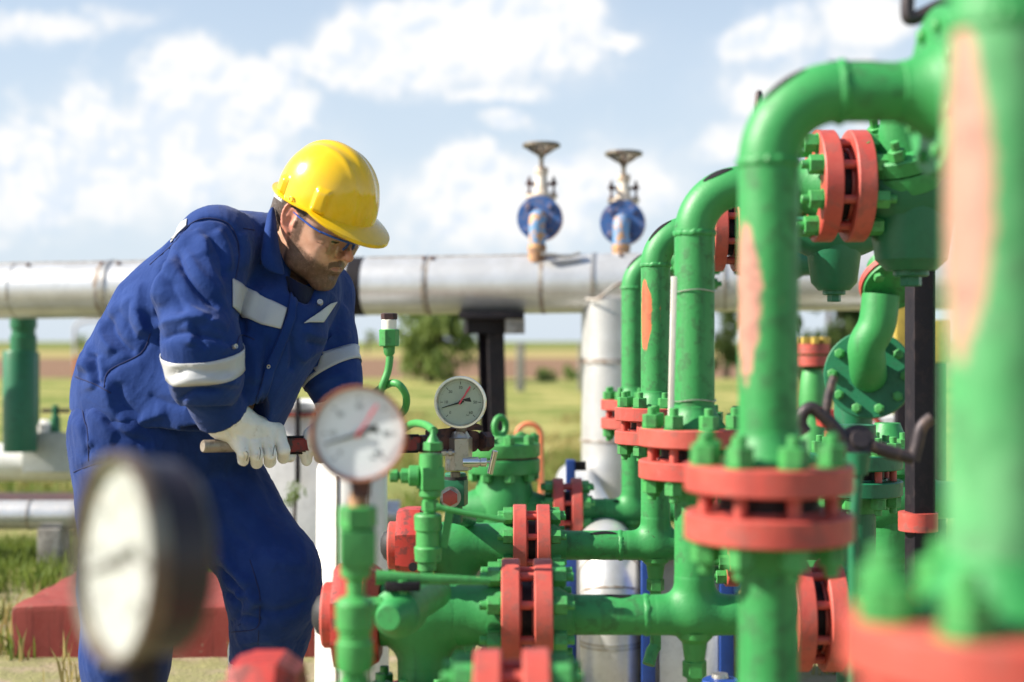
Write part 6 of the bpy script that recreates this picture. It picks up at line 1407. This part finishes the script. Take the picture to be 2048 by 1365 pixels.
# --- hard hat
def hat():
    ca, sa = math.cos(R(HATP)), math.sin(R(HATP))
    cr, sr = math.cos(R(6)), math.sin(R(6))
    def hp_(x, y, z):
        y, z = y * cr - z * sr, y * sr + z * cr
        return hw(.003 + x * ca - z * sa, y, .058 + x * sa + z * ca)
    nA, nT = 160, 44; bm = BM(); g = []
    def rim(a):
        c, s = math.cos(a), math.sin(a); return .117 * c + (0.004 if c > 0 else 0), .1015 * s
    for j in range(nT + 1):
        t_ = j / nT; ph = t_ * math.pi / 2; rowv = []
        for i in range(nA):
            a = 2 * math.pi * i / nA; rx, ry = rim(a); e = .92
            k = math.cos(ph) ** e; z = math.sin(ph) ** .96 * .128
            x, y = rx * k - .004 * t_, ry * k
            n = V((x / .0188, y / .0125, z / .0185)).normalized() if 0 else V((x / .117 ** 2, y / .1015 ** 2, z / .128 ** 2)).normalized()
            b_ = 0
            front = 1 if x > 0 else .75
            cen = math.exp(-(y / .017) ** 4) * .0042 * min(1, max(0, (z - .028) / .03)); b_ += cen                       # centre crest
            for sy in (-1, 1): b_ += .0026 * math.exp(-((y - sy * .041) / .0070) ** 2) * min(1, max(0, (z - .045) / .03)) * max(0, min(1, (x + .06) / .05))
            for sy in (-1, 1):                                                                                      # slot bosses
                for (bx, wx, hz) in ((.050, .0130, .046), (-.058, .011, .034)):
                    if y * sy > 0: b_ += .0085 / (1 + math.exp((max(abs(x - bx) / wx, abs(z - hz * .45) / (hz * .52)) - 1) * 20)) if abs(y) > .045 else 0
            p = V((x, y, z)) + n * b_; rowv.append((p.x, p.y, p.z))
        g.append(rowv)
    lip = []
    for (ex, dz, kk) in ((.0, -.004, 0), (.5, -.007, 1), (1.0, -.010, 1), (1.0, -.013, 1), (.9, -.014, 1)):
        rowv = []
        for i in range(nA):
            a = 2 * math.pi * i / nA; rx, ry = rim(a); L = math.hypot(rx, ry); c = math.cos(a)
            fr = max(0, (c - .25) / .75); wd = .008 + .040 * (fr ** 1.1) + .003 * max(0, -c)
            nx, ny = rx / L, ry / L
            nx = nx + fr * .25; q = math.hypot(nx, ny); nx /= q; ny /= q
            drop = dz * (1 + 1.6 * fr) - ex * fr * .006 + .020 * (ny * ny) * ex * (fr) * .0 + (ex * .004 * (1 - fr))
            rowv.append((rx + nx * wd * ex, ry + ny * wd * ex, drop + .010 * 0))
        lip.append(rowv)
    rows = lip[::-1] + g; vv = [[bm.verts.new(hp_(x, y, z)) for x, y, z in r_] for r_ in rows]
    for r0, r1 in zip(vv, vv[1:]):
        for i in range(nA): bm.faces.new((r0[i], r0[(i + 1) % nA], r1[(i + 1) % nA], r1[i]))
    bmesh.ops.remove_doubles(bm, verts=bm.verts[:], dist=.0005)
    o = obj('hard_hat', bm, M['hat'], man, ang=60); s = o.modifiers.new('thickness', 'SOLIDIFY'); s.thickness = .003; s.offset = -1
    bm = BM(); pts = []
    for k in range(0, 41): 
        a = R(-72 + 144 * k / 40) + math.pi; pts.append((math.cos(a), math.sin(a)))
    gg = [[hw(.100 * c - .016, .084 * s_, z - .006 * abs(c)) for c, s_ in pts] for z in (.026, .056)]
    vs_ = [[bm.verts.new(q) for q in r_] for r_ in gg]
    for i in range(40): bm.faces.new((vs_[0][i], vs_[0][i + 1], vs_[1][i + 1], vs_[1][i]))
    b_ = obj('headband', bm, M['hat_in'], o); s = b_.modifiers.new('thickness', 'SOLIDIFY'); s.thickness = .002
    bm = BM(); tube(bm, arcpts(hw(-.012, -.1035, .046), hf, hu, .0045, 0, 2 * math.pi, 14), .0016, 8, caps=False); obj('strap_loop', bm, M['hat'], o)
    return o
HATP = 1.5
hat()
# --- safety glasses
gs = None
lens = []
for j in range(9):
    v_ = j / 8; rowv = []
    for i in range(33):
        w_ = R(-66 + 132 * i / 32); notch = math.exp(-(w_ / .13) ** 2) * .022
        z = .006 - v_ * (.043 - notch) * (1 - .35 * abs(w_ / R(66)) ** 3)
        rowv.append(hw(.036 + .079 * math.cos(w_) - .006 * v_, .074 * math.sin(w_), z))
    lens.append(rowv)
bm = BM(); g = [[bm.verts.new(q) for q in r_] for r_ in lens]
for r0, r1 in zip(g, g[1:]):
    for i in range(32): bm.faces.new((r0[i], r0[i + 1], r1[i + 1], r1[i]))
gs = obj('safety_glasses', bm, M['lens'], man, ang=180)
bm = BM(); tube(bm, [hw(.036 + .0805 * math.cos(R(w_)), .0755 * math.sin(R(w_)), .0075) for w_ in range(-68, 69, 4)], .0024, 8); obj('brow_bar', bm, M['glasses_blue'], gs)
for s_ in (-1, 1):
    bm = BM(); tube(bm, [hw(.070, s_ * .0725, .0075), hw(.045, s_ * .0785, .010), hw(.005, s_ * .0815, .016), hw(-.015, s_ * .079, .019)], [.0035, .0046, .0036, .002], 10, flat=.5, up=hl); obj('temple_arm', bm, M['glasses_blue'], gs)
    bm = BM(); tube(bm, [hw(.106, s_ * .010, .004), hw(.104, s_ * .013, -.008), hw(.100, s_ * .015, -.016)], [.0026, .0032, .0024], 8); obj('nose_pad', bm, M['glasses_blue'], gs)
# ---------------------------------------------------------------- the wrench
wr = thing('pipe_wrench', 'long pipe wrench with a worn dark red handle held in both white gloves', 'wrench', (BA + BB) / 2)
wx = (BB - BA).normalized(); wz = (Z - wx * Z.dot(wx)).normalized(); wy = wz.cross(wx); Lw = (BB - BA).length
def W(s_, up_=0, side_=0): return BA + wx * s_ * Lw + wz * up_ + wy * side_
bm = BM(); tube(bm, [W(0), W(.004), W(.06), W(.16)], [.0115, .0135, .0135, .0125], 20, flat=.85, up=wz); obj('bare_grip', bm, M['wrench_bare'], wr)
bm = BM(); n = 8
for (s0, s1, h0, h1, w0) in ((.155, .78, .0145, .0165, .0105),):
    for k in (0,):
        a = [W(s0, -h0, -w0), W(s0, h0, -w0), W(s0, h0, w0), W(s0, -h0, w0)]; b = [W(s1, -h1, -w0), W(s1, h1, -w0), W(s1, h1, w0), W(s1, -h1, w0)]
        va = [bm.verts.new(q) for q in a]; vb = [bm.verts.new(q) for q in b]; bm.faces.new(va); bm.faces.new(vb[::-1])
        for i in range(4): bm.faces.new((va[i], vb[i], vb[(i + 1) % 4], va[(i + 1) % 4]))
bmesh.ops.bevel(bm, geom=bm.edges[:], offset=.003, segments=2, affect='EDGES')
obj('handle', bm, M['wrench_red'], wr)
bm = BM(); tube(bm, [W(.2, .0172), W(.76, .0190)], .0032, 8); tube(bm, [W(.2, -.0172), W(.76, -.0190)], .0032, 8); obj('handle_rib', bm, M['black'], wr)
bm = BM(); jaw = [(.76, -.018), (.80, -.024), (.86, -.026), (.93, -.026), (.985, -.020), (1.0, -.006), (1.0, .024), (.985, .03), (.955, .03), (.94, .018), (.80, .020), (.76, .018)]
prism(bm, [W(a, b, -.016) for a, b in jaw], wy * .032); bmesh.ops.bevel(bm, geom=bm.edges[:], offset=.002, segments=2, affect='EDGES'); obj('jaw', bm, M['rusty'], wr)
bm = BM(); jaw = [(.80, .024), (.90, .026), (.945, .04), (.99, .042), (1.012, .038), (1.012, .05), (.99, .056), (.93, .054), (.90, .042), (.80, .040)]
prism(bm, [W(a, b - .008, -.013) for a, b in jaw], wy * .026); bmesh.ops.bevel(bm, geom=bm.edges[:], offset=.002, segments=2, affect='EDGES'); obj('hook_jaw', bm, M['rusty'], wr)
bm = BM(); hexa(bm, W(.995, .004, -.02), wx, .024, .03, 6); obj('gripped_nut', bm, M['rusty'], wr)
